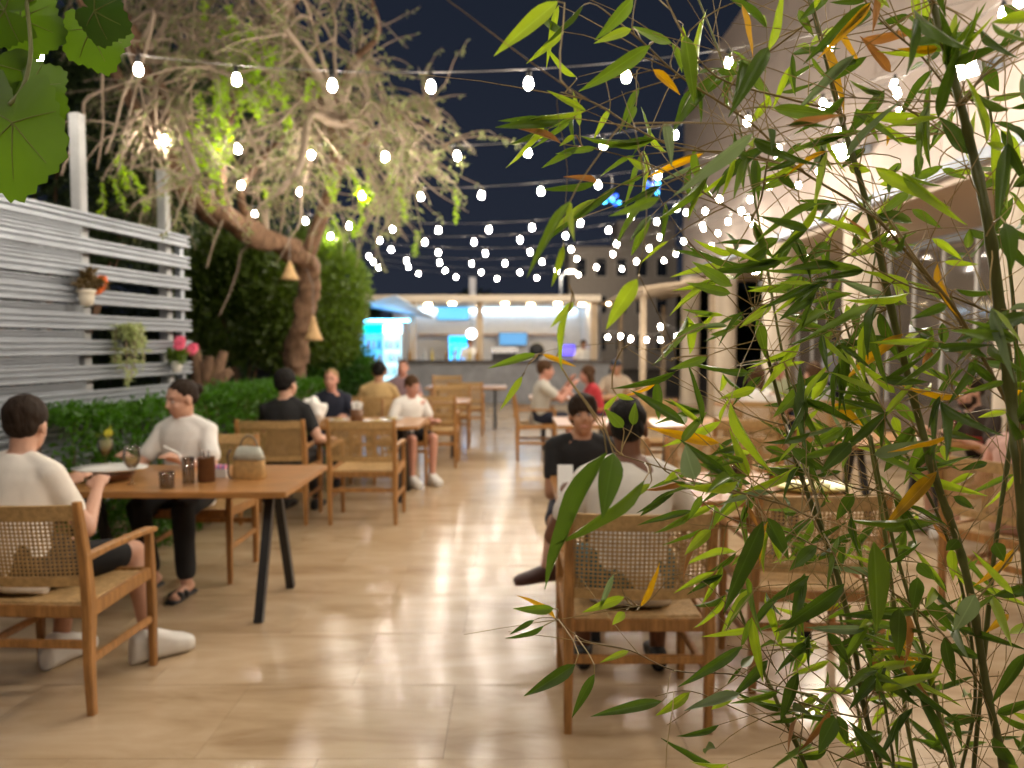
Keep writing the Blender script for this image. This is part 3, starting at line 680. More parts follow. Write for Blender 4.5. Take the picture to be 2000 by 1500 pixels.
cooler(bp_(726, 670).x, 19.2, .62, 2.02, (.10, .50, 1), 1.0, emat('teal_head', (.0, .62, .50), 1.2), 'drinks cooler with teal header glowing beside the bushes')
cooler(bp_(766, 670).x, 19.25, .50, 2.02, (.45, .85, 1), 1.3, emat('pale_head', (.7, 1, .95), 3), 'drinks cooler with pale header glowing next to the teal one')
cooler(bp_(885, 690).x, 21.5, .62, 1.75, (.02, .42, 1), 2.6, emat('blue_head', (.0, .35, .9), 2), 'blue glowing drinks cooler inside the bar behind the counter')
# screens
def screen(px, py, Y, ww, hh, col, s, label):
    p = at(px, py, Y); tt = thing('screen', label, 'screen', p, group='screens in the bar')
    MB().box((0, .02, 0), (ww + .04, .05, hh + .04), bev=.006).build('bezel', BLACK, tt)
    MB().box((0, -.008, 0), (ww, .006, hh)).build('display', emat('disp%d' % px, col, s), tt)
    MB().bar((0, .04, 0), (0, 22.55 - Y, 0), .05, .05).build('arm', BLACK, tt)
screen(1002, 662, 22.0, .78, .34, (.06, .22, .42), 1.0, 'wide blue screen on the bar wall')
screen(1108, 684, 21.8, .42, .30, (.10, .07, .8), 1.6, 'small violet screen at the end of the bar')
screen(885, 610, 22.3, .9, .42, (.10, .42, .75), 1.0, 'pale blue menu screen under the bar roof')
# round speaker, orb lamp, coffee machine
p = at(1048, 686, 19.3); p.z = 1.088
sp_ = thing('round_speaker', 'black round speaker on the bar counter', 'speaker', p)
MB().lathe([(.10, 0), (.10, .02), (.03, .03), (.03, .08)], 18).build('foot', BLACK, sp_); MB().ell((0, 0, .24), (.20, .16, .20)).build('body', BLACK, sp_, True)
p = at(921, 652, 20.2)
ob = thing('orb_lamp', 'white round lamp hanging over the bar counter', 'lamp', p); MB().ell((0, 0, 0), .13).build('globe', emat('orb', (.95, .95, 1), 5), ob, True); MB().tube([(0, 0, .12), (0, 0, 2.56 - p.z)], .008, 6).build('cord', BLACK, ob)
p = at(985, 690, 19.35); p.z = 1.088
cm = thing('coffee_machine', 'steel coffee machine on the bar counter', 'coffee machine', p); sm_ = mat('chrome', (.65, .66, .68), .25, metal=.8)
MB().box((0, .05, .25), (.7, .42, .14), bev=.02).build('head', sm_, cm); MB().box((0, .12, .09), (.62, .3, .18), bev=.01).build('base', BLACK, cm)
for dx in (-.18, .18): MB().bar((dx, -.1, .17), (dx, -.32, .15), .03, .03).build('handle', BLACK, cm)
for k in range(7):
    p = at(800 + k * 22 + (k % 2) * 7, 694, 19.25); p.z = 1.088
    bt = MB().lathe([(.036, 0), (.038, .16), (.014, .22), (.014, .29)], 12).build('bottle', mat(('bt_amber', 'bt_clear', 'bt_gold')[k % 3], ((.35, .16, .02), (.6, .62, .6), (.7, .55, .12))[k % 3], .15)); bt.location = p
    tag(bt, ('amber bottle nearest the glowing coolers on the bar counter', 'clear bottle second along the bar counter from the coolers', 'golden bottle third along the bar counter from the coolers', 'amber bottle midway between coolers and round lamp', 'clear bottle before the blue cooler on the counter', 'golden bottle before the blue cooler on the counter', 'amber bottle closest to the round lamp on the counter')[k], 'bottle', 'bottles on the bar counter')
# pergola behind, far block, distant dark mass
pg = thing('timber_pergola', 'low timber pergola with slatted roof beyond the columns', 'pergola', (2.9, 16, 0)); po = Vector((2.9, 16, 0))
pgw = mat('pergola_wood', (.42, .33, .23), .7, noise_amt=.2)
for (x, y) in ((2.62, 15.4), (2.9, 20.6), (4.0, 15.4), (4.05, 20.6)): MB().box(Vector((x, y, 1.25)) - po, (.11, .11, 2.5)).build('post', pgw, pg)
for k in range(24): MB().bar(Vector((2.35, 14.8 + k * .26, 2.55)) - po, Vector((4.2, 14.8 + k * .26, 2.80)) - po, .05, .10).build('slat', pgw, pg)
for x, z in ((2.55, 2.52), (4.05, 2.72)): MB().box(Vector((x, 17.9, z)) - po, (.08, 6.4, .10)).build('beam', pgw, pg)
ap = thing('apartment_block', 'dim apartment block far behind the bar roof', 'building', (6.6, 46, 0)); ao = Vector((6.6, 46, 0))
apm = mat('block_wall', (.42, .38, .34), .8, noise_amt=.15)
MB().box((0, 2, 3.6), (6.4, 4, 7.3)).build('wall', apm, ap); MB().box((1.4, 1.6, 8.0), (3.4, 3, 1.6)).build('stair_tower', apm, ap)
for i in range(5):
    for j in range(3):
        wn = MB().box((-2.5 + i * 1.2, -.03, 1.6 + j * 2.2), (.7, .06, 1.15)).build('window', mat('block_frame', (.5, .48, .45), .6), ap)
        MB().box((-2.5 + i * 1.2, -.07, 1.6 + j * 2.2), (.58, .03, 1.03)).build('pane', mat('block_pane', (.02, .025, .035), .1), wn)
ls = bpy.data.lights.new('street_glow', 'POINT'); 
for k, (x, y, z) in enumerate(((2.5, 40, 5.0),)):
    sl_ = thing('street_lamp', 'street lamp in front of the far apartment block', 'street lamp', (x, y, 0))
    MB().tube([(0, 0, 0), (0, 0, z), (.5, 0, z + .25)], [.07, .05, .04], 8).build('pole', STEEL, sl_)
    MB().ell((.55, 0, z + .22), (.25, .12, .07)).build('lamp_head', emat('street_head', (1, .8, .6), 12), sl_, True)
    ls.energy = 350; ls.color = (1, .82, .62); ls.shadow_soft_size = .1
    lo = bpy.data.objects.new('lamp_light', ls); link(lo, sl_); lo.location = (.55, 0, z + .08)
for (x, y, h, sx) in ((-14, 50, 6.5, 6), (-3, 60, 5.0, 7), (16, 55, 7, 6)):
    shrub('distant_tree', {-14: 'dark distant tree beyond the shrubs', -3: 'dark distant tree behind the bar', 16: 'dark distant tree past the apartment block'}[x], [((x, y, h * .55), (sx * .6, 2, h * .5)), ((x + sx * .4, y, h * .45), (sx * .5, 2, h * .4)), ((x - sx * .5, y, h * .4), (sx * .5, 2, h * .38))], 5000, .7, .3, LEAF_DARK, 'tree')

# ================================================================ FURNITURE
def chair_proto():
    c = thing('cane_armchair', 'x', 'chair', (0, 0, 0), group='wooden cane armchairs')
    W = .27; ZT = .865
    for s in (-1, 1):
        # rear leg: bent post, front leg
        pts = [(s * W, -.225, 0), (s * W, -.235, .22), (s * W, -.225, .45), (s * W, -.245, .66), (s * W, -.285, ZT + .015)]
        wd = [(.030, .036), (.036, .044), (.042, .056), (.036, .046), (.028, .032)]
        rg = []
        for (x, y, z), (a, b_) in zip(pts, wd):
            q = [(-1, -1), (-.6, -1), (.6, -1), (1, -.6), (1, .6), (.6, 1), (-.6, 1), (-1, .6)]; q = [(-1, -.7), (-.7, -1), (.7, -1), (1, -.7), (1, .7), (.7, 1), (-.7, 1), (-1, .7)]
            rg.append([Vector((x + u * a / 2, y + v * b_ / 2, z)) for u, v in q])
        MB().rings(rg).build('leg', WOOD, c)
        rg = []
        for (x, y, z), (a, b_) in zip([(s * W, .255, 0), (s * W, .25, .40), (s * W, .245, .47), (s * W, .24, .635)], [(.030, .030), (.038, .040), (.038, .044), (.032, .034)]):
            q = [(-1, -.7), (-.7, -1), (.7, -1), (1, -.7), (1, .7), (.7, 1), (-.7, 1), (-1, .7)]; rg.append([Vector((x + u * a / 2, y + v * b_ / 2, z)) for u, v in q])
        MB().rings(rg).build('leg', WOOD, c)
        ar = []
        for y, z, a, h in ((-.262, .648, .030, .034), (-.10, .652, .036, .028), (.10, .650, .044, .026), (.235, .645, .046, .026), (.275, .638, .040, .022)):
            ar.append([Vector((s * (W + .004) + u * a / 2, y, z + v * h / 2)) for u, v in ((-1, -.7), (-.7, -1), (.7, -1), (1, -.7), (1, .7), (.7, 1), (-.7, 1), (-1, .7))])
        MB().rings(ar).build('armrest', WOOD, c)
        MB().bar((s * W, -.20, .425), (s * W, .235, .445), .026, .055, .004).build('seat_rail', WOOD, c)
        MB().bar((s * W, -.22, .225), (s * W, .24, .225), .020, .034, .004).build('stretcher', WOOD, c)
    MB().bar((-W + .01, .245, .44), (W - .01, .245, .44), .05, .03, .004).build('seat_rail', WOOD, c)
    MB().bar((-W + .01, -.215, .42), (W - .01, -.215, .42), .05, .03, .004).build('seat_rail', WOOD, c)
    MB().bar((-W + .01, -.230, .29), (W - .01, -.230, .29), .034, .020, .004).build('stretcher', WOOD, c)
    # woven seat, slightly dished
    s_ = MB(); n = 26; top = []; V = []; Fc = []
    for i in range(n + 1):
        for j in range(n + 1):
            u, v = i / n * 2 - 1, j / n * 2 - 1
            z = .455 - .028 * (1 - u * u) * (1 - v * v) + (.0035 if (i + j) % 2 else 0)
            if abs(u) > .97 or abs(v) > .97: z -= .02
            V.append((u * (W - .012), .012 + v * .238, z))
    for i in range(n):
        for j in range(n): a = i * (n + 1) + j; Fc.append((a, a + n + 1, a + n + 2, a + 1))
    nb = len(V); V += [(x, y, z - .03) for x, y, z in V]; Fc += [tuple(nb + q for q in reversed(f)) for f in list(Fc)]
    s_.add(V, Fc).build('seat', ROPE, c)
    # cane back: solid borders and open weave, curved backwards
    def bx_(u, z):      # u -1..1 across, z height -> point on the curved back
        f = (z - .53) / .34
        return Vector((u * (W - .012), -.235 - .05 * f - .035 * (1 - u * u), z))
    fr = MB()
    for z0, z1 in ((.805, .868), (.535, .575)):
        rg = []
        for i in range(13):
            u = i / 6 - 1; rg.append([bx_(u, z0) + Vector((0, -.009, 0)), bx_(u, z1) + Vector((0, -.009, 0)), bx_(u, z1) + Vector((0, .009, 0)), bx_(u, z0) + Vector((0, .009, 0))])
        fr.rings(rg)
    b_ = fr.build('backrest', ROPE, c)
    ck = MB(); nv = 30
    for i in range(nv):
        u = -.96 + 1.92 * i / (nv - 1); rg = []
        for k in range(5):
            z = .57 + .24 * k / 4; p = bx_(u, z); h = .0032; rg.append([p + Vector((-h, -.0015, 0)), p + Vector((h, -.0015, 0)), p + Vector((h, .0015, 0)), p + Vector((-h, .0015, 0))])
        ck.rings(rg)
    for k in range(15):
        z = .575 + .23 * k / 14; rg = []
        for i in range(11):
            u = -1 + 2 * i / 10; p = bx_(u, z) + Vector((0, .002, 0)); h = .0032; rg.append([p + Vector((0, -.0015, -h)), p + Vector((0, .0015, -h)), p + Vector((0, .0015, h)), p + Vector((0, -.0015, h))])
        ck.rings(rg)
    ck.build('cane_weave', CANE, b_)
    return c
chair0 = chair_proto(); chair_used = [False]
def chair(x, y, rz, label):
    c = chair0 if not chair_used[0] else copy_tree(chair0); chair_used[0] = True
    c.location = (x, y, .0145); c.rotation_euler = (0, 0, rz); c['label'] = label; return c
def table(x0, x1, y0, y1, label, h=.75):
    cx, cy_ = (x0 + x1) / 2, (y0 + y1) / 2; lx, ly = x1 - x0, y1 - y0
    t_ = thing('trestle_table', label, 'table', (cx, cy_, .0145), group='wooden tables on black trestles')
    MB().box((0, 0, h - .03), (lx, ly, .032), bev=.004).build('tabletop', WOODT, t_)
    MB().box((0, 0, h - .062), (lx - .16, .05, .034)).build('beam', BLACK, t_)
    for s in (-1, 1):
        xx = s * (lx / 2 - .2)
        MB().box((xx, 0, h - .065), (.05, ly * .5, .03)).build('cleat', BLACK, t_)
        for q in (-1, 1):
            MB().bar((xx, q * .30, 0), (xx, q * .05, h - .06), .045, .045).build('leg', BLACK, t_)
    return t_
table(-2.62, -1.16, 3.90, 4.80, 'wooden table with wine glasses and a handbag beside the hedge')
table(-2.55, -.86, 7.0, 7.9, 'wooden table with plates in front of the blond person')
table(-2.2, -.58, 9.85, 10.75, 'wooden table behind the tan shirt person')
table(-1.5, -.1, 13.1, 14.0, 'empty wooden table nearest the bar')
table(.22, 1.68, 3.68, 4.5, 'wooden table with a yellow platter behind the bamboo')
table(.42, 1.16, 7.1, 7.95, 'small wooden table behind the boy in black')
table(1.32, 2.3, 7.0, 7.85, 'wooden table catching violet light near the columns')
table(2.55, 3.5, 5.7, 6.5, 'wooden table with iced drinks beside the bearded man')
table(.25, 1.5, 10.6, 11.4, 'wooden table behind the two people leaning together')
table(2.6, 3.6, 9.0, 9.9, 'wooden table under the building by the columns')
chair(-1.955, 3.27, R(-3), 'cane armchair holding the man in the cream shirt by the hedge')
chair(-2.03, 4.98, PI, 'cane armchair holding the woman in the white blouse')
chair(-1.97, 6.5, 0, 'cane armchair holding the man in the black shirt')
chair(-1.23, 6.5, 0, 'empty cane armchair next to the black shirt man')
chair(-1.98, 8.35, PI, 'cane armchair holding the blond person in navy')
chair(-1.18, 8.30, PI, 'cane armchair holding the child in white')
chair(-1.66, 9.35, 0, 'cane armchair holding the tan shirt person')
chair(-1.68, 11.25, PI, 'cane armchair holding the person across from the tan shirt')
chair(-.95, 9.4, 0, 'empty cane armchair beside the tan shirt person')
chair(-.9, 11.2, PI, 'empty cane armchair behind the table of the tan shirt person')
chair(-.75, 12.6, 0, 'empty cane armchair at the table nearest the bar')
chair(-1.25, 14.5, PI, 'empty cane armchair with its back to the bar')
chair(.485, 3.115, 0, 'cane armchair holding the man in the pale beige shirt in front of bamboo')
chair(.62, 4.75, PI, 'cane armchair holding the boy in black')
chair(1.30, 4.80, PI, 'empty cane armchair beside the boy in black')
chair(1.30, 3.45, 0, 'empty cane armchair tucked in beside the pale beige shirt man')
chair(.30, 10.0, -PI / 2, 'cane armchair holding the person in the pale shirt seen from the side')
chair(1.25, 10.1, PI / 2, 'cane armchair holding the person in red')
chair(1.55, 8.25, PI, 'empty cane armchair behind the table with violet light')
chair(1.95, 6.6, 0, 'empty cane armchair in front of the table with violet light')
chair(1.7, 11.9, PI * .9, 'cane armchair holding the person in the dark cap')
chair(2.82, 4.25, -R(62), 'cane armchair turned away behind thick bamboo culms')
chair(3.85, 6.05, PI / 2, 'cane armchair holding the bearded man')
chair(2.75, 8.55, -R(20), 'cane armchair holding the long haired woman in white')
chair(3.45, 8.75, 0, 'cane armchair holding the brown haired man under the building')
chair(3.55, 10.4, PI, 'cane armchair holding the smiling woman')

# ---------------------------------------------------------------- tableware
def glass_obj(name, label, x, y, z, prof, cat='glass', liquid=None, group=None, extra=None):
    t_ = thing(name, label, cat, (x, y, z), group=group)
    MB().lathe(prof, 24).build('bowl', GLASS, t_, True)
    if liquid: MB().lathe(liquid[0], 20).build('drink', liquid[1], t_, True)
    if extra: extra(t_)
    return t_
TZ = .7455
WINE = [(.038, 0), (.036, .004), (.006, .010), (.004, .05), (.004, .085), (.02, .095), (.040, .125), (.046, .155), (.042, .19), (.035, .215), (.0335, .215), (.040, .19), (.044, .155), (.038, .127), (.018, .099), (.001, .095)]
def lq(col, top): return ([(.002, .100), (.018, .102), (.036, .128), (.0425, .152), (.041, top), (.001, top)], col)
def straw_and_lemon(t_):
    MB().tube([(.0, .0, .13), (.028, 0, .25), (.033, 0, .27)], .004, 6).build('straw', mat('lime_straw', (.55, .60, .05), .5), t_)
    l_ = MB().lathe([(.026, -.002), (.026, .002)], 16); l_.v = [tuple(Matrix.Rotation(R(80), 3, 'X') @ Vector(v) + Vector((.018, 0, .225))) for v in l_.v]; l_.build('lemon_slice', mat('lemon', (.70, .62, .06), .4), t_)
    tag(leaf_cloud('mint', rng.normal(size=(24, 3)) * .012 + np.array([-.005, 0, .20]), rng.normal(size=(24, 3)), .03, .016, LEAF_SHRUB, t_), kind='stuff')
p = at(207, 900, 4.62); glass_obj('wine_glass', 'wine glass of pale cocktail with mint and a yellow green straw', p.x, 4.62, TZ, WINE, liquid=lq(mat('cocktail', (.70, .66, .34), .1, alpha=.7), .185), extra=straw_and_lemon)
p = at(258, 930, 4.12); glass_obj('wine_glass', 'wine glass a third full of white wine beside the plate', p.x, 4.12, TZ, WINE, liquid=lq(mat('white_wine', (.75, .58, .25), .05, alpha=.55), .150))
TUM = [(.036, 0), (.040, .09), (.0385, .09), (.034, .012), (.001, .012)]
p = at(326, 945, 4.02); glass_obj('tumbler', 'short water tumbler near the edge of the table', p.x, 4.02, TZ, TUM, liquid=([(.033, .014), (.034, .035), (.001, .035)], thin_glass('water', (.97, .98, .98), .2)))
TALL = [(.031, 0), (.034, .15), (.0325, .15), (.029, .012), (.001, .012)]
p = at(368, 935, 4.14); glass_obj('tall_glass', 'tall glass with a white straw in front of the brown cup', p.x, 4.14, TZ, TALL, extra=lambda t_: MB().tube([(.01, 0, .02), (-.05, 0, .17), (-.13, .0, .21)], .006, 6).build('straw', WHITE, t_))
brown = mat('brown_leatherette', (.17, .075, .03), .5, noise_amt=.25, noise_scale=14)
p = at(403, 925, 4.22); c = thing('cutlery_cup', 'brown round cutlery holder on the table beside the handbag', 'cup', (p.x, 4.22, TZ)); MB().lathe([(.045, 0), (.047, .002), (.047, .138), (.049, .14), (.044, .14), (.042, .01)], 24).build('holder', brown, c, True)
for k, (dx, dy) in enumerate(((.01, .0), (-.015, .01), (.0, -.018))): MB().bar((dx * .5, dy * .5, .012), (dx * 1.6, dy * 1.6, .175), .014, .003).build('handle', mat('chrome', (.65, .66, .68), .25, metal=.8), c)
p = at(215, 935, 4.25)
pl = thing('serving_plate', 'white oval plate resting on a brown bowl in front of the cream shirt man', 'plate', (p.x, 4.25, TZ))
MB().lathe([(.085, 0), (.12, .03), (.135, .055), (.13, .055), (.08, .01)], 30).build('bowl', brown, pl, True)
pt_ = MB().lathe([(.09, .052), (.12, .056), (.175, .075), (.178, .079), (.12, .064), (.01, .060)], 36); pt_.v = [(v[0] * 1.15, v[1] * .85, v[2]) for v in pt_.v]; pt_.build('plate', WHITE, pl, True)
p = at(432, 915, 4.36); c = thing('sachet_box', 'small box of pink and blue sachets by the handbag', 'box', (p.x, 4.36, TZ)); MB().box((0, 0, .025), (.07, .045, .05), bev=.003).build('tray', WHITE, c)
for k in range(5): MB().box((-.024 + k * .012, 0, .05), (.003, .038, .05), Matrix.Rotation(R(random.uniform(-9, 9)), 3, 'Y')).build('sachet', mat('sachet_%d' % (k % 2), ((.75, .25, .4), (.2, .3, .7))[k % 2], .5), c)
# handbag
p = at(487, 915, 4.32); hb_ = thing('handbag', 'tan straw handbag with a pale flap and curved handle on the table', 'handbag', (p.x, 4.32, TZ), R(-12))
rg = []
for z, a, b_ in ((0, .088, .046), (.01, .096, .052), (.09, .090, .046), (.15, .076, .032), (.175, .066, .016), (.178, .06, .006)):
    rg.append([Vector((math.copysign(abs(math.cos(2 * PI * j / 24)) ** .6, math.cos(2 * PI * j / 24)) * a, math.copysign(abs(math.sin(2 * PI * j / 24)) ** .6, math.sin(2 * PI * j / 24)) * b_, z)) for j in range(24)])
MB().rings(rg).build('body', mat('straw_bag', (.55, .34, .13), .65, noise_amt=.35, noise_scale=30, bump=.3, bump_scale=90), hb_, True)
rg = []
for z, a, b_ in ((.112, .090, .049), (.15, .080, .039), (.178, .070, .021), (.186, .06, .008)):
    rg.append([Vector((math.copysign(abs(math.cos(2 * PI * j / 24)) ** .6, math.cos(2 * PI * j / 24)) * a, math.copysign(abs(math.sin(2 * PI * j / 24)) ** .6, math.sin(2 * PI * j / 24)) * b_, z)) for j in range(24)])
MB().rings(rg).build('flap', mat('bag_flap', (.50, .50, .42), .6, noise_amt=.3, noise_scale=20), hb_, True)
MB().tube([Vector((.055 * math.cos(a), 0, .17 + .075 * math.sin(a))) for a in np.linspace(-.1, PI + .1, 14)], .007, 8).build('handle', mat('bag_handle', (.22, .16, .09), .5), hb_, True)
MB().tube([Vector((-.085 - .02 * math.sin(t_ * PI), -.05 - .01 * math.sin(t_ * 9), .17 - .16 * t_)) for t_ in np.linspace(0, 1, 12)], .006, 6).build('strap', mat('bag_strap', (.08, .06, .05), .5), hb_, True)
# table 2
p = at(697, 818, 7.3); c = thing('cutlery_cup', 'brown cutlery holder with napkins in front of the blond person', 'cup', (p.x, 7.3, TZ)); MB().lathe([(.06, 0), (.06, .14), (.055, .14), (.053, .01)], 20).build('holder', brown, c, True)
for k in range(5): a = k * 1.3; MB().box((.02 * math.cos(a), .02 * math.sin(a), .16), (.06, .008, .10), Matrix.Rotation(a, 3, 'Z') @ Matrix.Rotation(.25, 3, 'Y')).build('napkin', WHITE, c)
for (px, Yp, rr_, lab) in ((735, 7.35, .14, 'white plate beside the brown cutlery holder'), (765, 7.6, .12, 'white plate in front of the child in white'), (660, 7.5, .11, 'white plate in front of the blond person')):
    p = at(px, 820, Yp); o = thing('dinner_plate', lab, 'plate', (p.x, Yp, TZ)); MB().lathe([(rr_ * .55, 0), (rr_ * .7, .006), (rr_, .02), (rr_, .024), (rr_ * .7, .011), (.005, .009)], 28).build('plate', WHITE, o, True)
    MB().ell((0, 0, .018), (rr_ * .5, rr_ * .4, .018)).build('food', mat('food', (.45, .33, .10), .6, noise_amt=.5, noise_scale=30), o, True)
# crumpled white bag on table 2
p = at(608, 830, 7.12); o = MB().ell((0, 0, .13), (.13, .09, .13), n=24, m=16)
o.v = [tuple(Vector(v) * (1 + .25 * noise.noise(Vector(v) * 14)) if v[2] > .03 else (v[0], v[1], max(v[2], 0))) for v in o.v]
o = o.build('paper_bag', mat('white_paper', (.8, .78, .74), .7, bump=.3, bump_scale=30)); o.location = (p.x, 7.16, TZ); tag(o, 'crumpled white bag on the table before the black shirt man', 'bag')
# right table: platter, dark drink, menu card, glass
p = at(1588, 950, 3.95); o = thing('platter', 'pale yellow oval platter on the table behind the bamboo', 'plate', (p.x, 3.95, TZ)); yl = mat('yellow_glaze', (.72, .68, .22), .3)
q = MB().lathe([(.10, 0), (.15, .012), (.19, .03), (.19, .036), (.14, .02), (.01, .014)], 36); q.v = [(v[0] * 1.05, v[1] * .72, v[2]) for v in q.v]; q.build('dish', yl, o, True)
for k in range(16):
    a = random.uniform(0, 6.28); r_ = random.uniform(0, .10); MB().ell((r_ * math.cos(a), .7 * r_ * math.sin(a), .028), (.035, .028, .016), n=10, m=6).build('food_piece', mat('fritter%d' % (k % 2), ((.75, .70, .38), (.60, .45, .15))[k % 2], .6), o, True)
p = at(1442, 905, 4.2); glass_obj('tumbler', 'tumbler of dark drink on the table behind the bamboo', p.x, 4.2, TZ, [(.038, 0), (.043, .12), (.041, .12), (.036, .012), (.001, .012)], liquid=([(.035, .014), (.038, .095), (.001, .095)], mat('cola', (.03, .02, .005), .1)))
p = at(1400, 905, 4.0); glass_obj('tall_glass', 'tall clear glass between the pale beige shirt man and the dark drink', p.x, 4.0, TZ, TALL)
p = at(1079, 960, 3.76); o = thing('menu_card', 'white standing menu card at the corner of the table by the pale beige shirt man', 'menu card', (.262, 3.76, TZ))
for s in (-1, 1): MB().box((0, s * .03, .085), (.075, .004, .175), Matrix.Rotation(s * R(18), 3, 'X')).build('leaf', WHITE, o)
p = at(1530, 890, 4.25); o = thing('bread_basket', 'small woven bread basket on the table behind the bamboo', 'basket', (p.x, 4.25, TZ)); MB().lathe([(.07, 0), (.10, .07), (.103, .07), (.098, .075), (.068, .008)], 24).build('basket', ROPE, o, True)
for k in range(5): MB().ell((.035 * math.cos(k * 1.26), .035 * math.sin(k * 1.26), .06), (.045, .03, .025), n=10, m=7).build('bread', mat('crust', (.45, .25, .08), .7, noise_amt=.4, noise_scale=20), o, True)
# drinks table right
def cocktail(px, Y, lab, col):
    p = at(px, 860, Y); glass_obj('tall_glass', lab, p.x, Y, TZ, [(.032, 0), (.028, .03), (.038, .16), (.0365, .16), (.026, .03), (.001, .02)], liquid=([(.025, .032), (.034, .13), (.001, .13)], col), extra=lambda t_: MB().tube([(0, 0, .04), (.03, 0, .20), (.06, 0, .24)], .004, 6).build('straw', mat('red_straw', (.7, .06, .05), .4), t_))
cocktail(1858, 5.95, 'tall iced yellow drink with a straw in front of the bearded man', mat('mango', (.75, .50, .12), .3))
cocktail(1878, 6.1, 'tall pale peach drink with a red straw in front of the bearded man', mat('peach', (.75, .55, .40), .3))
p = at(1915, 862, 5.9); o = MB().lathe([(.06, 0), (.10, .05), (.103, .05), (.098, .052), (.055, .008)], 28).build('bowl', mat('red_glaze', (.65, .05, .05), .3), smooth=True); o.location = (p.x, 5.9, TZ); tag(o, 'red bowl on the table by the bearded man', 'bowl')
p = at(1800, 862, 6.1); o = MB().box((0, 0, .006), (.26, .18, .004)).build('paper_placemat', WHITE); o.location = (p.x, 6.1, TZ); tag(o, 'white paper placemat beside the iced drinks', 'placemat')

# ================================================================ PEOPLE
JOBS = []
def remesh(mb, name, m, parent, voxel, smooth=4, fold=0, fscale=9, seed=0):
    o = mb.build(name, m, parent, True)
    r_ = o.modifiers.new('r', 'REMESH'); r_.mode = 'VOXEL'; r_.voxel_size = voxel; r_.use_smooth_shade = True
    if smooth: s_ = o.modifiers.new('s', 'SMOOTH'); s_.iterations = smooth; s_.factor = .5
    JOBS.append((o, m, fold, fscale, seed)); return o
SKIN = {k: mat('skin_' + k, c, .5, noise_amt=.12, noise_scale=12, spec=.4) for k, c in dict(fair=(.58, .33, .23), pink=(.60, .30, .22), tan=(.42, .22, .13), brown=(.17, .075, .04)).items()}
HAIR = {k: mat('hair_' + k, c, .7, spec=.2, noise_amt=.4, noise_scale=60, bump=.6, bump_scale=160, stretch=(1, 1, .25)) for k, c in dict(black=(.012, .010, .009), dark=(.030, .018, .011), brown=(.09, .045, .02), blond=(.35, .22, .10)).items()}
def cloth(k, c): return mat('cloth_' + k, c, .85, noise_amt=.10, noise_scale=5, bump=.15, bump_scale=220)
def ik(S, H, la, lb, pole):
    d = H - S; L_ = min(d.length, (la + lb) * .995); d.normalize(); a = (la * la - lb * lb + L_ * L_) / (2 * L_); h = math.sqrt(max(la * la - a * a, 0))
    p = Vector(pole); p = (p - d * p.dot(d)).normalized(); return S + d * a + p * h, S + d * L_
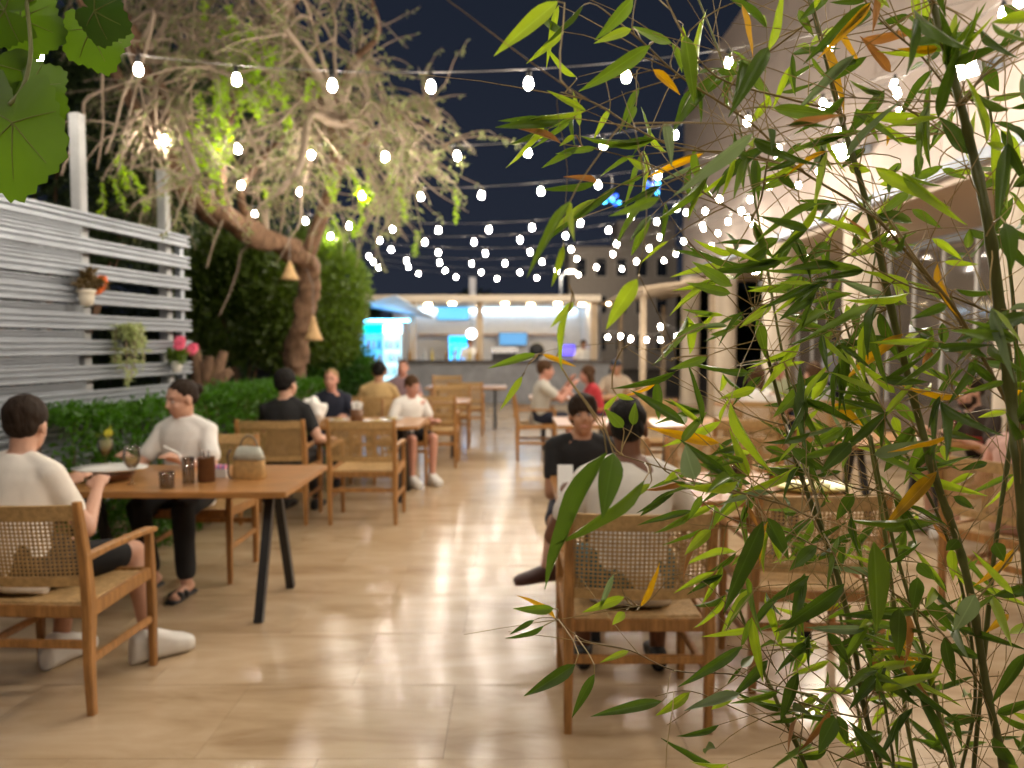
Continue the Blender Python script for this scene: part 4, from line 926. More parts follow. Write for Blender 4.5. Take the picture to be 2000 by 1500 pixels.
def person(label, x, y, rz, skin='fair', hair='dark', style='short', shirt=('white', (.7, .68, .64)), lower=('black', (.012, .012, .013)), sleeve='short', legs='shorts',
           shoes=('white', (.72, .70, .66)), lean=8, head=(0, 0), rh=(.22, .36, .78), lh=(-.22, .36, .78), s=1.0, seat=.45, vox=.009, standing=False, beard=False, glasses=False, feet=None, sandals=False, spread=.12, female=False, collar=False, tilt=0):
    P = thing('person', label, 'person', (x, y, .0145), rz); P.scale = (s, s, s)
    seat = seat / s if not standing else .88
    pz = seat + .085; sp = lambda t_, dx=0, dy=0: Vector((dx + math.sin(R(tilt)) * t_, math.sin(R(lean)) * t_ + dy * math.cos(R(lean)), pz + math.cos(R(lean)) * t_ - dy * math.sin(R(lean))))
    g = .93 if female else 1.0
    ring = lambda t_, w_, d_, f=0: [sp(t_, (w_ + f) * math.cos(2 * PI * j / 24) * g, (d_ + f) * math.sin(2 * PI * j / 24)) for j in range(24)]
    TOR = [(-.10, .13, .10), (-.05, .165, .125), (.03, .17, .125), (.12, .15, .112), (.26, .165, .118), (.36, .18, .108), (.42, .165, .09), (.465, .11, .07), (.49, .06, .055)]
    body = MB().rings([ring(*q) for q in TOR])
    sh = {}; el = {}; wr = {}
    for sd, H in ((1, rh), (-1, lh)):
        S = sp(.400, sd * .172 * g, -.005); H = Vector(H)
        e_, wv = ik(S, H, .285, .255, (sd * .55, -.35, -1)); sh[sd] = S; el[sd] = e_; wr[sd] = wv
        body.ell(S, (.055, .055, .055)); body.cap(sp(.47, sd * .03), S, .045, .045); body.cap(S, e_, .052 * g, .041 * g); body.cap(e_, wv, .041 * g, .026)
        # hand: palm and five fingers
        d = (wv - e_).normalized(); up = Vector((0, 0, 1)); side = d.cross(up)
        side = side.normalized() if side.length > .1 else Vector((1, 0, 0)); nrm = side.cross(d).normalized()
        pc = wv + d * .05; body.cap(wv, wv + d * .075, .026, .030)
        for k in range(4):
            off = (k - 1.5) * .021; ln = (.060, .074, .068, .050)[k]; b0 = wv + d * .078 + side * off
            m1 = b0 + d * ln * .5 - nrm * .006; m2 = b0 + d * ln * .85 - nrm * ln * .40
            body.cap(b0 - d * .02, m1, .0100, .0095, 8); body.cap(m1, m2, .0095, .0080, 8)
        b0 = wv + d * .03 - side * sd * .028; m1 = b0 + d * .028 - side * sd * .022 - nrm * .008
        body.cap(b0, m1, .0125, .011, 8); body.cap(m1, m1 + d * .03 - side * sd * .004 - nrm * .006, .011, .009, 8)
    kn = {}; an = {}
    for sd in (1, -1):
        hp = Vector((sd * .095, 0.0, pz - .01))
        if feet and sd in feet: kp, ap_ = Vector(feet[sd][0]), Vector(feet[sd][1])
        elif standing: kp, ap_ = Vector((sd * .10, .02, pz - .42)), Vector((sd * .10, -.01, .085))
        else: kp, ap_ = Vector((sd * spread * 1.2, .42, seat + .055)), Vector((sd * spread * 1.15, .40, .085))
        kn[sd] = kp; an[sd] = ap_
        body.cap(hp, kp, .088, .058); body.cap(kp, ap_, .056, .036); body.cap(kp.lerp(ap_, .18), kp.lerp(ap_, .5), .056, .048)
        fd = Vector((0, 1, 0)) if not (feet and sd in feet and len(feet[sd]) > 2) else Vector(feet[sd][2]).normalized()
        body.cap(ap_ + Vector((0, 0, -.03)) - fd * .03, ap_ + fd * .13 + Vector((0, 0, -.055)), .034, .026)
        for k in range(5): q = ap_ + fd * (.15 - .008 * abs(k - 1)) + Vector((fd.y, -fd.x, 0)) * (k - 2) * .016 + Vector((0, 0, -.063)); body.cap(q - fd * .03, q, .012, .010, 6)
        sc_ = mat('shoe_' + shoes[0], shoes[1], .55, noise_amt=.1)
        sr_ = Vector((fd.y, -fd.x, 0)); so = MB()
        def pt(f, l, z): return ap_ + fd * f + sr_ * l + Vector((0, 0, z - ap_.z + .0)) if True else None
        z0 = ap_.z - .085
        K = 1.22 if shoes[0] == 'white' else 1.0
        def foot_ring(f, wd, h0, h1): wd *= K; h1 *= K * (1.3 if K > 1 else 1); c = ap_ + fd * f * (1.06 if K > 1 else 1); return [Vector((c.x, c.y, z0 + (h0 + h1) / 2)) + sr_ * wd * math.cos(2 * PI * j / 16) + Vector((0, 0, (h1 - h0) / 2 * math.copysign(abs(math.sin(2 * PI * j / 16)) ** .6, math.sin(2 * PI * j / 16)))) for j in range(16)]
        if sandals:
            so.rings([foot_ring(-.085, .02, 0, .02), foot_ring(-.07, .036, 0, .024), foot_ring(.05, .042, 0, .024), foot_ring(.13, .050, 0, .024), foot_ring(.185, .035, 0, .022)])
            for f in (.06, .11): so.rings([[q + Vector((0, 0, .0)) for q in foot_ring(f - .015, .052, .01, .062)], foot_ring(f + .015, .052, .01, .056)])
        else:
            so.rings([foot_ring(-.090, .018, 0, .05), foot_ring(-.078, .037, 0, .085), foot_ring(-.03, .042, 0, .10), foot_ring(.03, .044, 0, .092), foot_ring(.10, .052, 0, .068), foot_ring(.155, .048, 0, .055), foot_ring(.19, .026, 0, .042)])
        remesh(so, 'shoe' if not sandals else 'sandal', sc_, P, .008, 2)
    # head
    ny, np_ = R(head[0]), R(head[1]); Hc = sp(.52) + Vector((0, .025, .095)); HR = Matrix.Rotation(ny, 3, 'Z') @ Matrix.Rotation(np_, 3, 'X')
    hp_ = lambda a, b_, c: Hc + HR @ Vector((a, b_, c))
    body.cap(sp(.45), hp_(0, -.02, -.03), .056 * g, .052 * g)
    body.ell(hp_(0, -.012, .03), (.077, .096, .092), HR, 20, 14); body.ell(hp_(0, .032, -.04), (.060, .066, .078), HR, 18, 12); body.ell(hp_(0, .060, -.095), (.030, .028, .022), HR)
    body.cap(hp_(0, .090, .015), hp_(0, .108, -.022), .010, .014, 8); body.ell(hp_(0, .068, .034), (.052, .022, .018), HR)
    for sd in (1, -1): body.ell(hp_(sd * .078, -.006, -.012), (.010, .022, .034), HR); body.ell(hp_(sd * .034, .068, -.03), (.022, .022, .022), HR)
    remesh(body, 'body', SKIN[skin], P, vox, 3)
    for sd in (1, -1):
        ey = MB().ell(hp_(sd * .032, .0795, .006), (.0135, .010, .0062), HR, 10, 7).build('eye', mat('eye_white', (.42, .38, .36), .3), P, True)
        MB().ell(hp_(sd * .031, .0862, .005), (.0058, .005, .0054), HR, 8, 6).build('iris', mat('iris', (.03, .018, .01), .15), ey, True)
        MB().cap(hp_(sd * .016, .0915, .028), hp_(sd * .048, .078, .030), .0035, .0022, 6).build('eyebrow', HAIR[hair if hair != 'blond' else 'brown'], P, True)
    MB().cap(hp_(-.020, .086, -.064), hp_(.020, .086, -.064), .0068, .0068, 8).ell(hp_(0, .091, -.064), (.016, .009, .008), HR).build('lips', mat('lips', (.45, .20, .16), .4), P, True)
    # hair
    h = MB()
    if style in ('short', 'buzz', 'fade'):
        f = .004 if style == 'buzz' else .012
        h.ell(hp_(0, -.024, .045), (.077 + f, .093 + f, .085 + f), HR, 22, 14)
        if style != 'fade': h.ell(hp_(0, -.055, .0), (.070 + f * .5, .060 + f * .5, .062), HR, 18, 12)
        else: h.ell(hp_(0, -.050, -.004), (.0745, .062, .066), HR, 20, 14)
    elif style == 'fringe':
        h.ell(hp_(0, -.018, .045), (.094, .108, .092), HR, 22, 14); h.ell(hp_(0, -.05, -.01), (.085, .070, .075), HR)
        for k in range(7): u = (k - 3) / 3; h.cap(hp_(u * .05, .07, .10), hp_(u * .068, .098 - abs(u) * .02, .035 - .008 * (k % 2)), .020, .009, 8)
    elif style == 'bun':
        h.ell(hp_(0, -.022, .042), (.082, .099, .088), HR, 22, 14); h.ell(hp_(0, -.05, .0), (.075, .065, .06), HR); h.ell(hp_(0, -.125, .03), (.042, .036, .040), HR)
    elif style == 'long':
        h.ell(hp_(0, -.018, .042), (.088, .102, .092), HR, 22, 14)
        for sd in (-1, -.5, 0, .5, 1): h.cap(hp_(sd * .070, -.05 + .03 * abs(sd), .0), hp_(sd * .085, -.075 + .03 * abs(sd), -.22), .045, .030)
    elif style == 'cap':
        h.ell(hp_(0, -.03, .0), (.078, .085, .065), HR)
        cp = MB().ell(hp_(0, -.014, .055), (.089, .106, .078), HR, 20, 12); cp.ell(hp_(0, .11, .045), (.065, .060, .008), HR); remesh(cp, 'cap', cloth('navy_cap', (.03, .035, .05)), P, .008, 2)
    remesh(h, 'hair', HAIR[hair], P, .0055, 1, .004 if female else .006, 38)
    if beard:
        bd_ = MB(); bd_.ell(hp_(0, .050, -.088), (.056, .050, .040), HR, 18, 10); bd_.ell(hp_(.052, .015, -.055), (.014, .030, .045), HR); bd_.ell(hp_(-.052, .015, -.055), (.014, .030, .045), HR); bd_.cap(hp_(-.026, .092, -.048), hp_(.026, .092, -.048), .007, .007)
        remesh(bd_, 'beard', HAIR['dark'], P, .006, 1, .004, 50)
    if glasses:
        gl = MB()
        for sd in (1, -1): gl.tube([hp_(sd * .034 + .022 * math.cos(a), .103, .006 + .018 * math.sin(a)) for a in np.linspace(0, 2 * PI, 15)], .002, 5); gl.tube([hp_(sd * .056, .103, .01), hp_(sd * .08, .0, .012)], .002, 5)
        gl.tube([hp_(-.012, .105, .01), hp_(.012, .105, .01)], .002, 5); gl.build('glasses', BLACK, P)
    # shirt
    cm_ = cloth(*shirt); st_ = MB(); hem = -.105 if not standing else -.12
    TS = [(hem, .168, .128), (.03, .180, .133), (.12, .166, .124), (.26, .176, .127), (.36, .190, .121), (.42, .176, .105), (.455, .126, .087), (.480, .080, .074)]
    st_.rings([ring(*q) for q in TS])
    for sd in (1, -1):
        st_.ell(sh[sd], (.062, .062, .060)); st_.cap(sp(.455, sd * .06), sh[sd], .056, .060); S, e_, wv = sh[sd], el[sd], wr[sd]
        if sleeve == 'short': st_.cap(S, S.lerp(e_, .60), .060, .062)
        elif sleeve == 'long': st_.cap(S, e_, .060, .052); st_.cap(e_, e_.lerp(wv, .86), .054, .040)
        else: pass
    if collar: st_.rings([ring(.455, .085, .078), ring(.505, .072, .072)])
    remesh(st_, 'shirt' , cm_, P, .011, 4, .016, 7, x)
    # lower garment
    lw = cloth(*lower); lo = MB(); lo.rings([ring(q[0], q[1], q[2], .008) for q in TOR[:4]])
    for sd in (1, -1):
        hp = Vector((sd * .095, 0, pz - .01)); k_, a_ = kn[sd], an[sd]
        if legs == 'shorts': lo.cap(hp, hp.lerp(k_, .80), .100, .084)
        else: lo.cap(hp, k_, .098, .072); lo.cap(k_, k_.lerp(a_, .86), .070, .058)
    remesh(lo, 'shorts' if legs == 'shorts' else 'trousers', lw, P, .011, 3, .010, 8, y)
    return P
CREAM = ('cream', (.80, .74, .66)); OFFW = ('offwhite', (.82, .80, .76)); BLK = ('black', (.012, .012, .013)); NAVY = ('navy', (.015, .018, .035)); GREY = ('warm_grey', (.70, .66, .59)); TAN = ('tan', (.50, .34, .15))
FEET1 = {1: ((.16, .42, .50), (.20, .47, .085), (.45, 1, 0)), -1: ((-.14, .42, .50), (-.06, .30, .085))}
person('person in a cream shirt and black shorts seated with back turned by the hedge', -2.16, 3.27, R(-14), 'fair', 'dark', 'fade', CREAM, BLK, lean=17, head=(20, -14), tilt=-9, rh=(.10, .38, .80), lh=(-.14, .42, .80), feet={1: ((.24, .44, .50), (.36, .40, .085), (.6, 1, 0)), -1: ((-.10, .43, .50), (-.02, .26, .085))}, vox=.008)
person('woman in a white blouse and black trousers facing the cream shirt man', -2.12, 5.02, PI + R(-8), 'fair', 'dark', 'bun', OFFW, BLK, s=.99, lean=6, head=(-30, -14), rh=(.20, .36, .80), lh=(-.16, .38, .80), legs='trousers', shoes=('black_sandal', (.02, .02, .02)), sandals=True, female=True, collar=True, feet={-1: ((-.20, .42, .50), (-.26, .50, .085)), 1: ((.10, .42, .50), (.02, .40, .085))}, vox=.008)
person('man in a black T-shirt seated with his back turned beside the hedge', -1.94, 6.52, R(-4), 'fair', 'black', 'short', BLK, ('dark_grey', (.05, .05, .055)), lean=4, head=(-18, 0), rh=(.33, .22, .66), lh=(-.2, .45, .8), legs='trousers', shoes=BLK)
person('blond person in a navy jacket facing the black shirt man', -1.96, 8.38, PI, 'pink', 'blond', 'buzz', NAVY, NAVY, s=.93, sleeve='long', lean=5, legs='trousers', shoes=BLK, vox=.011)
person('child in a white shirt leaning over the plates', -1.14, 8.30, PI + R(35), 'pink', 'brown', 'short', OFFW, BLK, s=.86, lean=14, head=(10, -15), vox=.011)
person('person in a tan shirt with broad back turned beyond the child', -1.64, 9.36, 0, 'tan', 'black', 'short', TAN, NAVY, lean=10, head=(0, -12), sleeve='long', legs='trousers', vox=.012)
person('person with a pink face looking over the tan shirt', -1.60, 11.30, PI, 'pink', 'brown', 'buzz', ('dusty', (.30, .20, .22)), BLK, s=.98, lean=2, vox=.012)
person('man in a pale beige shirt seated with his back turned behind bamboo leaves', .485, 3.13, R(-3), 'brown', 'black', 'buzz', GREY, ('teal_shorts', (.01, .10, .12)), lean=11, head=(-6, -6), rh=(.30, .40, .80), lh=(-.26, .30, .80), shoes=('black_sandal', (.02, .02, .02)), sandals=False, spread=.15, vox=.008)
person('boy in black with a dark fringe facing the pale beige shirt man', .41, 4.62, PI, 'tan', 'dark', 'fringe', BLK, NAVY, s=.95, lean=20, head=(0, 2), rh=(.04, .36, .80), lh=(-.1, .38, .80), shoes=('dark_brown', (.06, .02, .015)), feet={1: ((.17, .40, .52), (.24, .66, .34), (.9, .35, 0)), -1: ((-.12, .42, .50), (-.10, .36, .085))}, vox=.009)
person('person in a pale grey shirt with bare arms seen from the side', .36, 10.0, -PI / 2, 'pink', 'brown', 'short', ('pale', (.50, .48, .42)), NAVY, lean=6, head=(0, -6), rh=(.10, .42, .95), lh=(-.1, .40, 1.0), vox=.012)
person('person in red leaning towards the pale grey shirt', 1.15, 10.1, PI / 2, 'pink', 'brown', 'long', ('red', (.45, .03, .04)), NAVY, lean=16, head=(0, -6), female=True, s=.94, rh=(.1, .40, .9), lh=(-.1, .42, .9), vox=.012)
person('person in a dark cap behind the person in red', 1.62, 11.95, PI * .95, 'tan', 'dark', 'cap', ('sand', (.45, .36, .27)), BLK, lean=4, s=.97, vox=.012)
person('long haired woman in a white top beside the columns', 2.74, 8.6, R(-32), 'tan', 'brown', 'long', OFFW, BLK, lean=6, head=(-25, -5), female=True, s=.96, vox=.011)
person('smiling woman facing out between two columns', 3.58, 10.42, PI + R(5), 'pink', 'dark', 'bun', ('floral', (.35, .38, .24)), NAVY, lean=6, head=(6, 0), female=True, s=.98, vox=.011)
person('brown haired man in a light grey shirt under the building', 3.47, 8.82, 0, 'fair', 'brown', 'short', ('light_grey', (.50, .50, .52)), NAVY, lean=3, head=(12, 0), s=1.0, vox=.011)
person('standing man with glasses beside a column', 4.66, 11.0, PI + R(6), 'fair', 'black', 'short', ('mid_grey', (.22, .22, .24)), NAVY, s=.96, standing=True, legs='trousers', shoes=BLK, lean=2, rh=(.26, .12, .85), lh=(-.2, .22, 1.05), glasses=True, vox=.011)
person('bearded man in a dark brown shirt leaning over the iced drinks', 3.78, 6.03, PI / 2 + R(8), 'fair', 'dark', 'buzz', ('dark_brown_shirt', (.035, .022, .015)), ('khaki', (.25, .20, .13)), lean=20, head=(0, -14), beard=True, rh=(.12, .46, .79), lh=(-.2, .44, .79), vox=.009)
person('person with bare arms in the chair behind thick bamboo culms', 2.86, 4.27, -R(62), 'pink', 'brown', 'long', ('salmon', (.55, .33, .27)), BLK, lean=4, female=True, s=.95, sleeve='none', rh=(.25, .3, .66), lh=(-.25, .3, .66), vox=.011)
person('bartender in a white shirt behind the bar beside the violet screen', bp_(1140, 690, 20.2).x, 20.3, PI, 'tan', 'black', 'short', OFFW, BLK, standing=True, s=.93, legs='trousers', shoes=BLK, lean=4, rh=(.2, .35, 1.12), lh=(-.2, .35, 1.12), vox=.015)
person('bartender in white bending behind the bar next to the round lamp', bp_(917, 690, 20.8).x, 20.9, PI, 'tan', 'black', 'short', OFFW, BLK, standing=True, s=.95, legs='trousers', shoes=BLK, lean=8, head=(0, -15), rh=(.2, .35, 1.1), lh=(-.2, .35, 1.1), vox=.015)

# ================================================================ BAMBOO
PB = Vector((.78, 1.42, 0))
planter = thing('planter_box', 'long concrete planter box at the foot of the bamboo', 'planter', (PB.x, PB.y, .0145))
pcm = mat('planter_concrete', (.32, .29, .26), .8, noise_amt=.2, bump=.2)
for c, sz in (((0, -.32, .2), (2.3, .04, .4)), ((0, .32, .2), (2.3, .04, .4)), ((-1.13, 0, .2), (.04, .6, .4)), ((1.13, 0, .2), (.04, .6, .4))): MB().box(c, sz, bev=.006).build('side_panel', pcm, planter)
MB().box((0, 0, .17), (2.22, .6, .33)).build('soil', mat('soil', (.03, .02, .015), .9), planter)
bam = thing('bamboo_plant', 'leafy bamboo plant with thin green culms standing before the terrace', 'bamboo', (PB.x, PB.y, .34))
BO = Vector((PB.x, PB.y, .34))
CULM = mat('culm_green', (.19, .20, .055), .4, noise_amt=.35, noise_scale=7, stretch=(3, 3, 1), rand=.3)
TWG = mat('bamboo_twig', (.33, .23, .08), .5, noise_amt=.4, noise_scale=9, rand=.3)
CULMS = [  # pixel path (top to bottom), depth, radius
    ([(1790, -90), (1820, 0), (1875, 200), (1900, 300), (1932, 450), (1955, 620), (1975, 780), (1992, 930), (2010, 1150), (2030, 1500)], 1.16, .0102),
    ([(1570, -40), (1605, 80), (1640, 220), (1682, 360), (1712, 470), (1740, 600), (1790, 800), (1832, 950), (1868, 1050), (1900, 1180), (1930, 1360), (1962, 1520)], 1.34, .0082),
    ([(1470, 600), (1500, 700), (1535, 830), (1572, 950), (1622, 1080), (1660, 1220), (1692, 1400), (1722, 1520)], 1.46, .0064),
    ([(1600, 560), (1650, 700), (1690, 820), (1722, 1000), (1742, 1150), (1770, 1400), (1790, 1520)], 1.55, .0052),
    ([(1700, 850), (1745, 1060), (1800, 1250), (1835, 1400), (1862, 1520)], 1.42, .0055),
    ([(1440, 1180), (1482, 1290), (1522, 1380), (1580, 1520)], 1.5, .0058),
    ([(1640, 600), (1700, 760), (1850, 1050), (1905, 1330), (1875, 1520)], 1.6, .0045),
    ([(1340, -60), (1420, 150), (1480, 420), (1530, 700), (1600, 1000), (1660, 1300), (1700, 1520)], 1.7, .0042),
    ([(1920, 120), (1960, 420), (1985, 740), (1940, 1100), (1900, 1520)], 1.5, .0055),
    ([(1730, 380), (1690, 620), (1650, 900), (1700, 1200), (1750, 1520)], 1.62, .0040),
]
SK = []   # skeleton points (world, direction)
def skel(P):
    for i in range(len(P) - 1): SK.append((P[i], (P[i] - P[i + 1]).normalized()))
for path, Yd, r0 in CULMS:
    P = [at(x, y, Yd + random.uniform(-.02, .02)) for x, y in path]
    b0 = P[-1].copy(); foot = Vector((b0.x + (b0.x - P[-2].x) * .6, min(max(Yd, 1.2), 1.66), .30)); P.append(b0.lerp(foot, .5)); P.append(foot)
    P = smoothpath(P, 6); n = len(P); rad = []
    for i in range(n):
        r_ = .84 * r0 * (.55 + .45 * min(1, i / (n * .5)))
        rad.append(r_ * (1.22 if i % 5 == 0 else .97))
    MB().tube([p - BO for p in P], rad, 10).build('culm', CULM, bam, True)
    skel(P[:int(n * .93)])
BR = [  # branches (pixel paths from culm outwards), depth, radius
    ([(1905, 690), (1870, 620), (1760, 480), (1690, 410), (1560, 330), (1470, 243), (1330, 150), (1257, 84), (1180, 20)], 1.25, .0034),
    ([(1975, 800), (1920, 700), (1870, 610), (1800, 520), (1740, 430)], 1.2, .0040),
    ([(1640, 220), (1530, 190), (1400, 150), (1330, 60), (1290, -30)], 1.3, .0026),
    ([(1560, 330), (1450, 300), (1330, 290), (1240, 250), (1170, 205), (1095, 180)], 1.25, .0022),
    ([(1470, 420), (1380, 380), (1290, 330), (1200, 300), (1130, 285)], 1.3, .0018),
    ([(1535, 830), (1440, 800), (1380, 740), (1320, 700)], 1.42, .0018),
    ([(1600, 1000), (1530, 985), (1440, 960), (1330, 925), (1200, 885)], 1.2, .0022),
    ([(1572, 950), (1450, 965), (1370, 945), (1300, 920), (1255, 860), (1217, 835)], 1.3, .0018),
    ([(1622, 1080), (1540, 1040), (1480, 1030), (1400, 1000), (1350, 960)], 1.35, .0018),
    ([(1690, 1400), (1560, 1370), (1450, 1320), (1320, 1310), (1230, 1270), (1140, 1250), (1085, 1205)], 1.35, .0018),
    ([(1660, 1220), (1560, 1260), (1480, 1270), (1420, 1260)], 1.45, .0018),
    ([(1700, 1500), (1560, 1440), (1450, 1390), (1350, 1350), (1280, 1360)], 1.4, .0018),
    ([(1560, 1370), (1420, 1180), (1330, 1120), (1260, 1180), (1210, 1180)], 1.4, .0014),
    ([(1790, 800), (1880, 772), (1757, 761)], 1.3, .0016),
    ([(1868, 1050), (1800, 1000), (1720, 960), (1660, 950), (1600, 900), (1550, 860)], 1.35, .0024),
    ([(1900, 1180), (1980, 1080), (2040, 1000)], 1.3, .0024),
    ([(1930, 1360), (1860, 1260), (1790, 1190), (1700, 1130), (1640, 1100)], 1.35, .0024),
    ([(1770, 1400), (1690, 1290), (1620, 1220), (1560, 1180)], 1.5, .0018),
    ([(1955, 620), (1860, 580), (1780, 560), (1700, 520), (1610, 470)], 1.2, .0022),
    ([(1932, 450), (1990, 330), (2040, 250)], 1.15, .0026), ([(1875, 200), (1960, 110), (2040, 60)], 1.15, .0026),
    ([(1875, 200), (1800, 110), (1720, 40), (1660, -40)], 1.2, .0024), ([(1820, 0), (1760, -60)], 1.16, .003),
    ([(1500, 700), (1440, 600), (1400, 560), (1340, 520)], 1.42, .0016), ([(1712, 470), (1620, 520), (1560, 560), (1480, 600)], 1.36, .0018),
    ([(1740, 600), (1660, 640), (1590, 680), (1500, 720)], 1.36, .0018), ([(1900, 300), (1830, 250), (1740, 200), (1640, 190)], 1.2, .0020),
    ([(1420, 150), (1340, 110), (1240, 40), (1130, -10)], 1.5, .0018), ([(1330, 150), (1230, 130), (1130, 150)], 1.3, .0014),
    ([(1257, 300), (1290, 390), (1350, 480)], 1.3, .0014), ([(1240, 250), (1262, 380), (1258, 470), (1245, 545)], 1.0, .0009),
    ([(1095, 180), (1108, 330), (1100, 480), (1120, 590)], .98, .0006), ([(1320, 700), (1230, 672), (1130, 676), (1050, 692), (1020, 735)], 1.1, .0007),
]
brm = MB()
for path, Yd, r0 in BR:
    # start on the nearest culm point so that every branch is attached
    P = [at(x, y, Yd + .02 * math.sin(i * 1.7)) for i, (x, y) in enumerate(path)]
    nr = min(SK, key=lambda q: (q[0] - P[0]).length)[0]; P = [nr] + P
    P = smoothpath(P, 5); n = len(P)
    brm.tube([p - BO for p in P], [r0 * (1 - .6 * i / n) for i in range(n)], 6)
    for i in range(n - 1): SK.append((P[i], (P[i + 1] - P[i]).normalized()))
NBR = len(SK)
# leaf meshes: lanceolate blade, unit length along +Y, unit width along X, folded at the midrib
def leaf_mesh(name, m, bend, fold, skew):
    n = 9; V = []; Fc = []
    for i in range(n + 1):
        t_ = i / n; w_ = .5 * (math.sin(PI * min(1, t_ / .62) * .5) ** .75 if t_ < .30 else (1 - ((t_ - .30) / .70) ** 1.7)) if 0 < t_ < 1 else .012
        if t_ < .30: w_ = .5 * math.sin(PI * .5 * t_ / .30) ** .65 if t_ > 0 else .03
        zc = -bend * t_ * t_; xc = skew * t_ * t_
        for u in (-1, -.5, 0, .5, 1): V.append((xc + u * w_, t_, zc + fold * abs(u) * w_ * .4 + .012 * math.sin(t_ * 14 + u * 3) * abs(u)))
    for i in range(n):
        for j in range(4): a = i * 5 + j; Fc.append((a, a + 1, a + 6, a + 5))
    me = MB().add(V, Fc).mesh(name, m, True); return me
LM = {'d': leafmat('bamboo_leaf_dark', (.060, .100, .018), .30, rough=.33, var=.3, spec=.5), 'g': leafmat('bamboo_leaf', (.115, .175, .030), .32, rough=.36, var=.3), 'b': leafmat('bamboo_leaf_bright', (.22, .29, .045), .42, rough=.4, var=.25),
      'y': leafmat('bamboo_leaf_yellow', (.40, .235, .035), .38, rough=.5, var=.25), 'n': leafmat('bamboo_leaf_dry', (.30, .15, .06), .25, rough=.6, var=.3), 'p': leafmat('bamboo_leaf_pale', (.16, .21, .10), .30, rough=.42, var=.2)}
LME = {k: [leaf_mesh('leaf', m, b_, f, s_) for b_, f, s_ in ((.06, .5, .0), (.16, .7, .12), (-.05, .4, -.1), (.26, .8, .05))] for k, m in LM.items()}
NL = [0]; stuffV = []; stuffF = {k: ([], []) for k in LM}
def leaf_matrix(base_, tip, wid, roll):
    y_ = (tip - base_); ln = y_.length; y_ = y_ / ln
    view = (CAM - base_).normalized(); z_ = (view - y_ * view.dot(y_))
    z_ = z_.normalized() if z_.length > .05 else perp(y_)[0]
    z_ = Matrix.Rotation(roll, 3, y_) @ z_; x_ = y_.cross(z_).normalized(); z_ = x_.cross(y_)
    return Matrix(((x_.x * wid, y_.x * ln, z_.x * ln * .6, base_.x), (x_.y * wid, y_.y * ln, z_.y * ln * .6, base_.y), (x_.z * wid, y_.z * ln, z_.z * ln * .6, base_.z), (0, 0, 0, 1)))
def add_leaf(base_, tip, wid, roll, kind, var=None):
    M = leaf_matrix(base_ - BO, tip - BO, wid, roll) if False else None
    b0, t0 = base_, tip; M = leaf_matrix(b0, t0, wid, roll); M = Matrix.Translation(-BO) @ M
    me = LME[kind][var if var is not None else random.randrange(4)]
    if NL[0] < 300:
        o = bpy.data.objects.new('leaf', me); link(o, bam); o.matrix_local = M; NL[0] += 1
    else:
        V, Fc = stuffF[kind]; n = len(V); V += [tuple(M @ v.co) for v in me.vertices]; Fc += [tuple(n + i for i in p.vertices) for p in me.polygons]
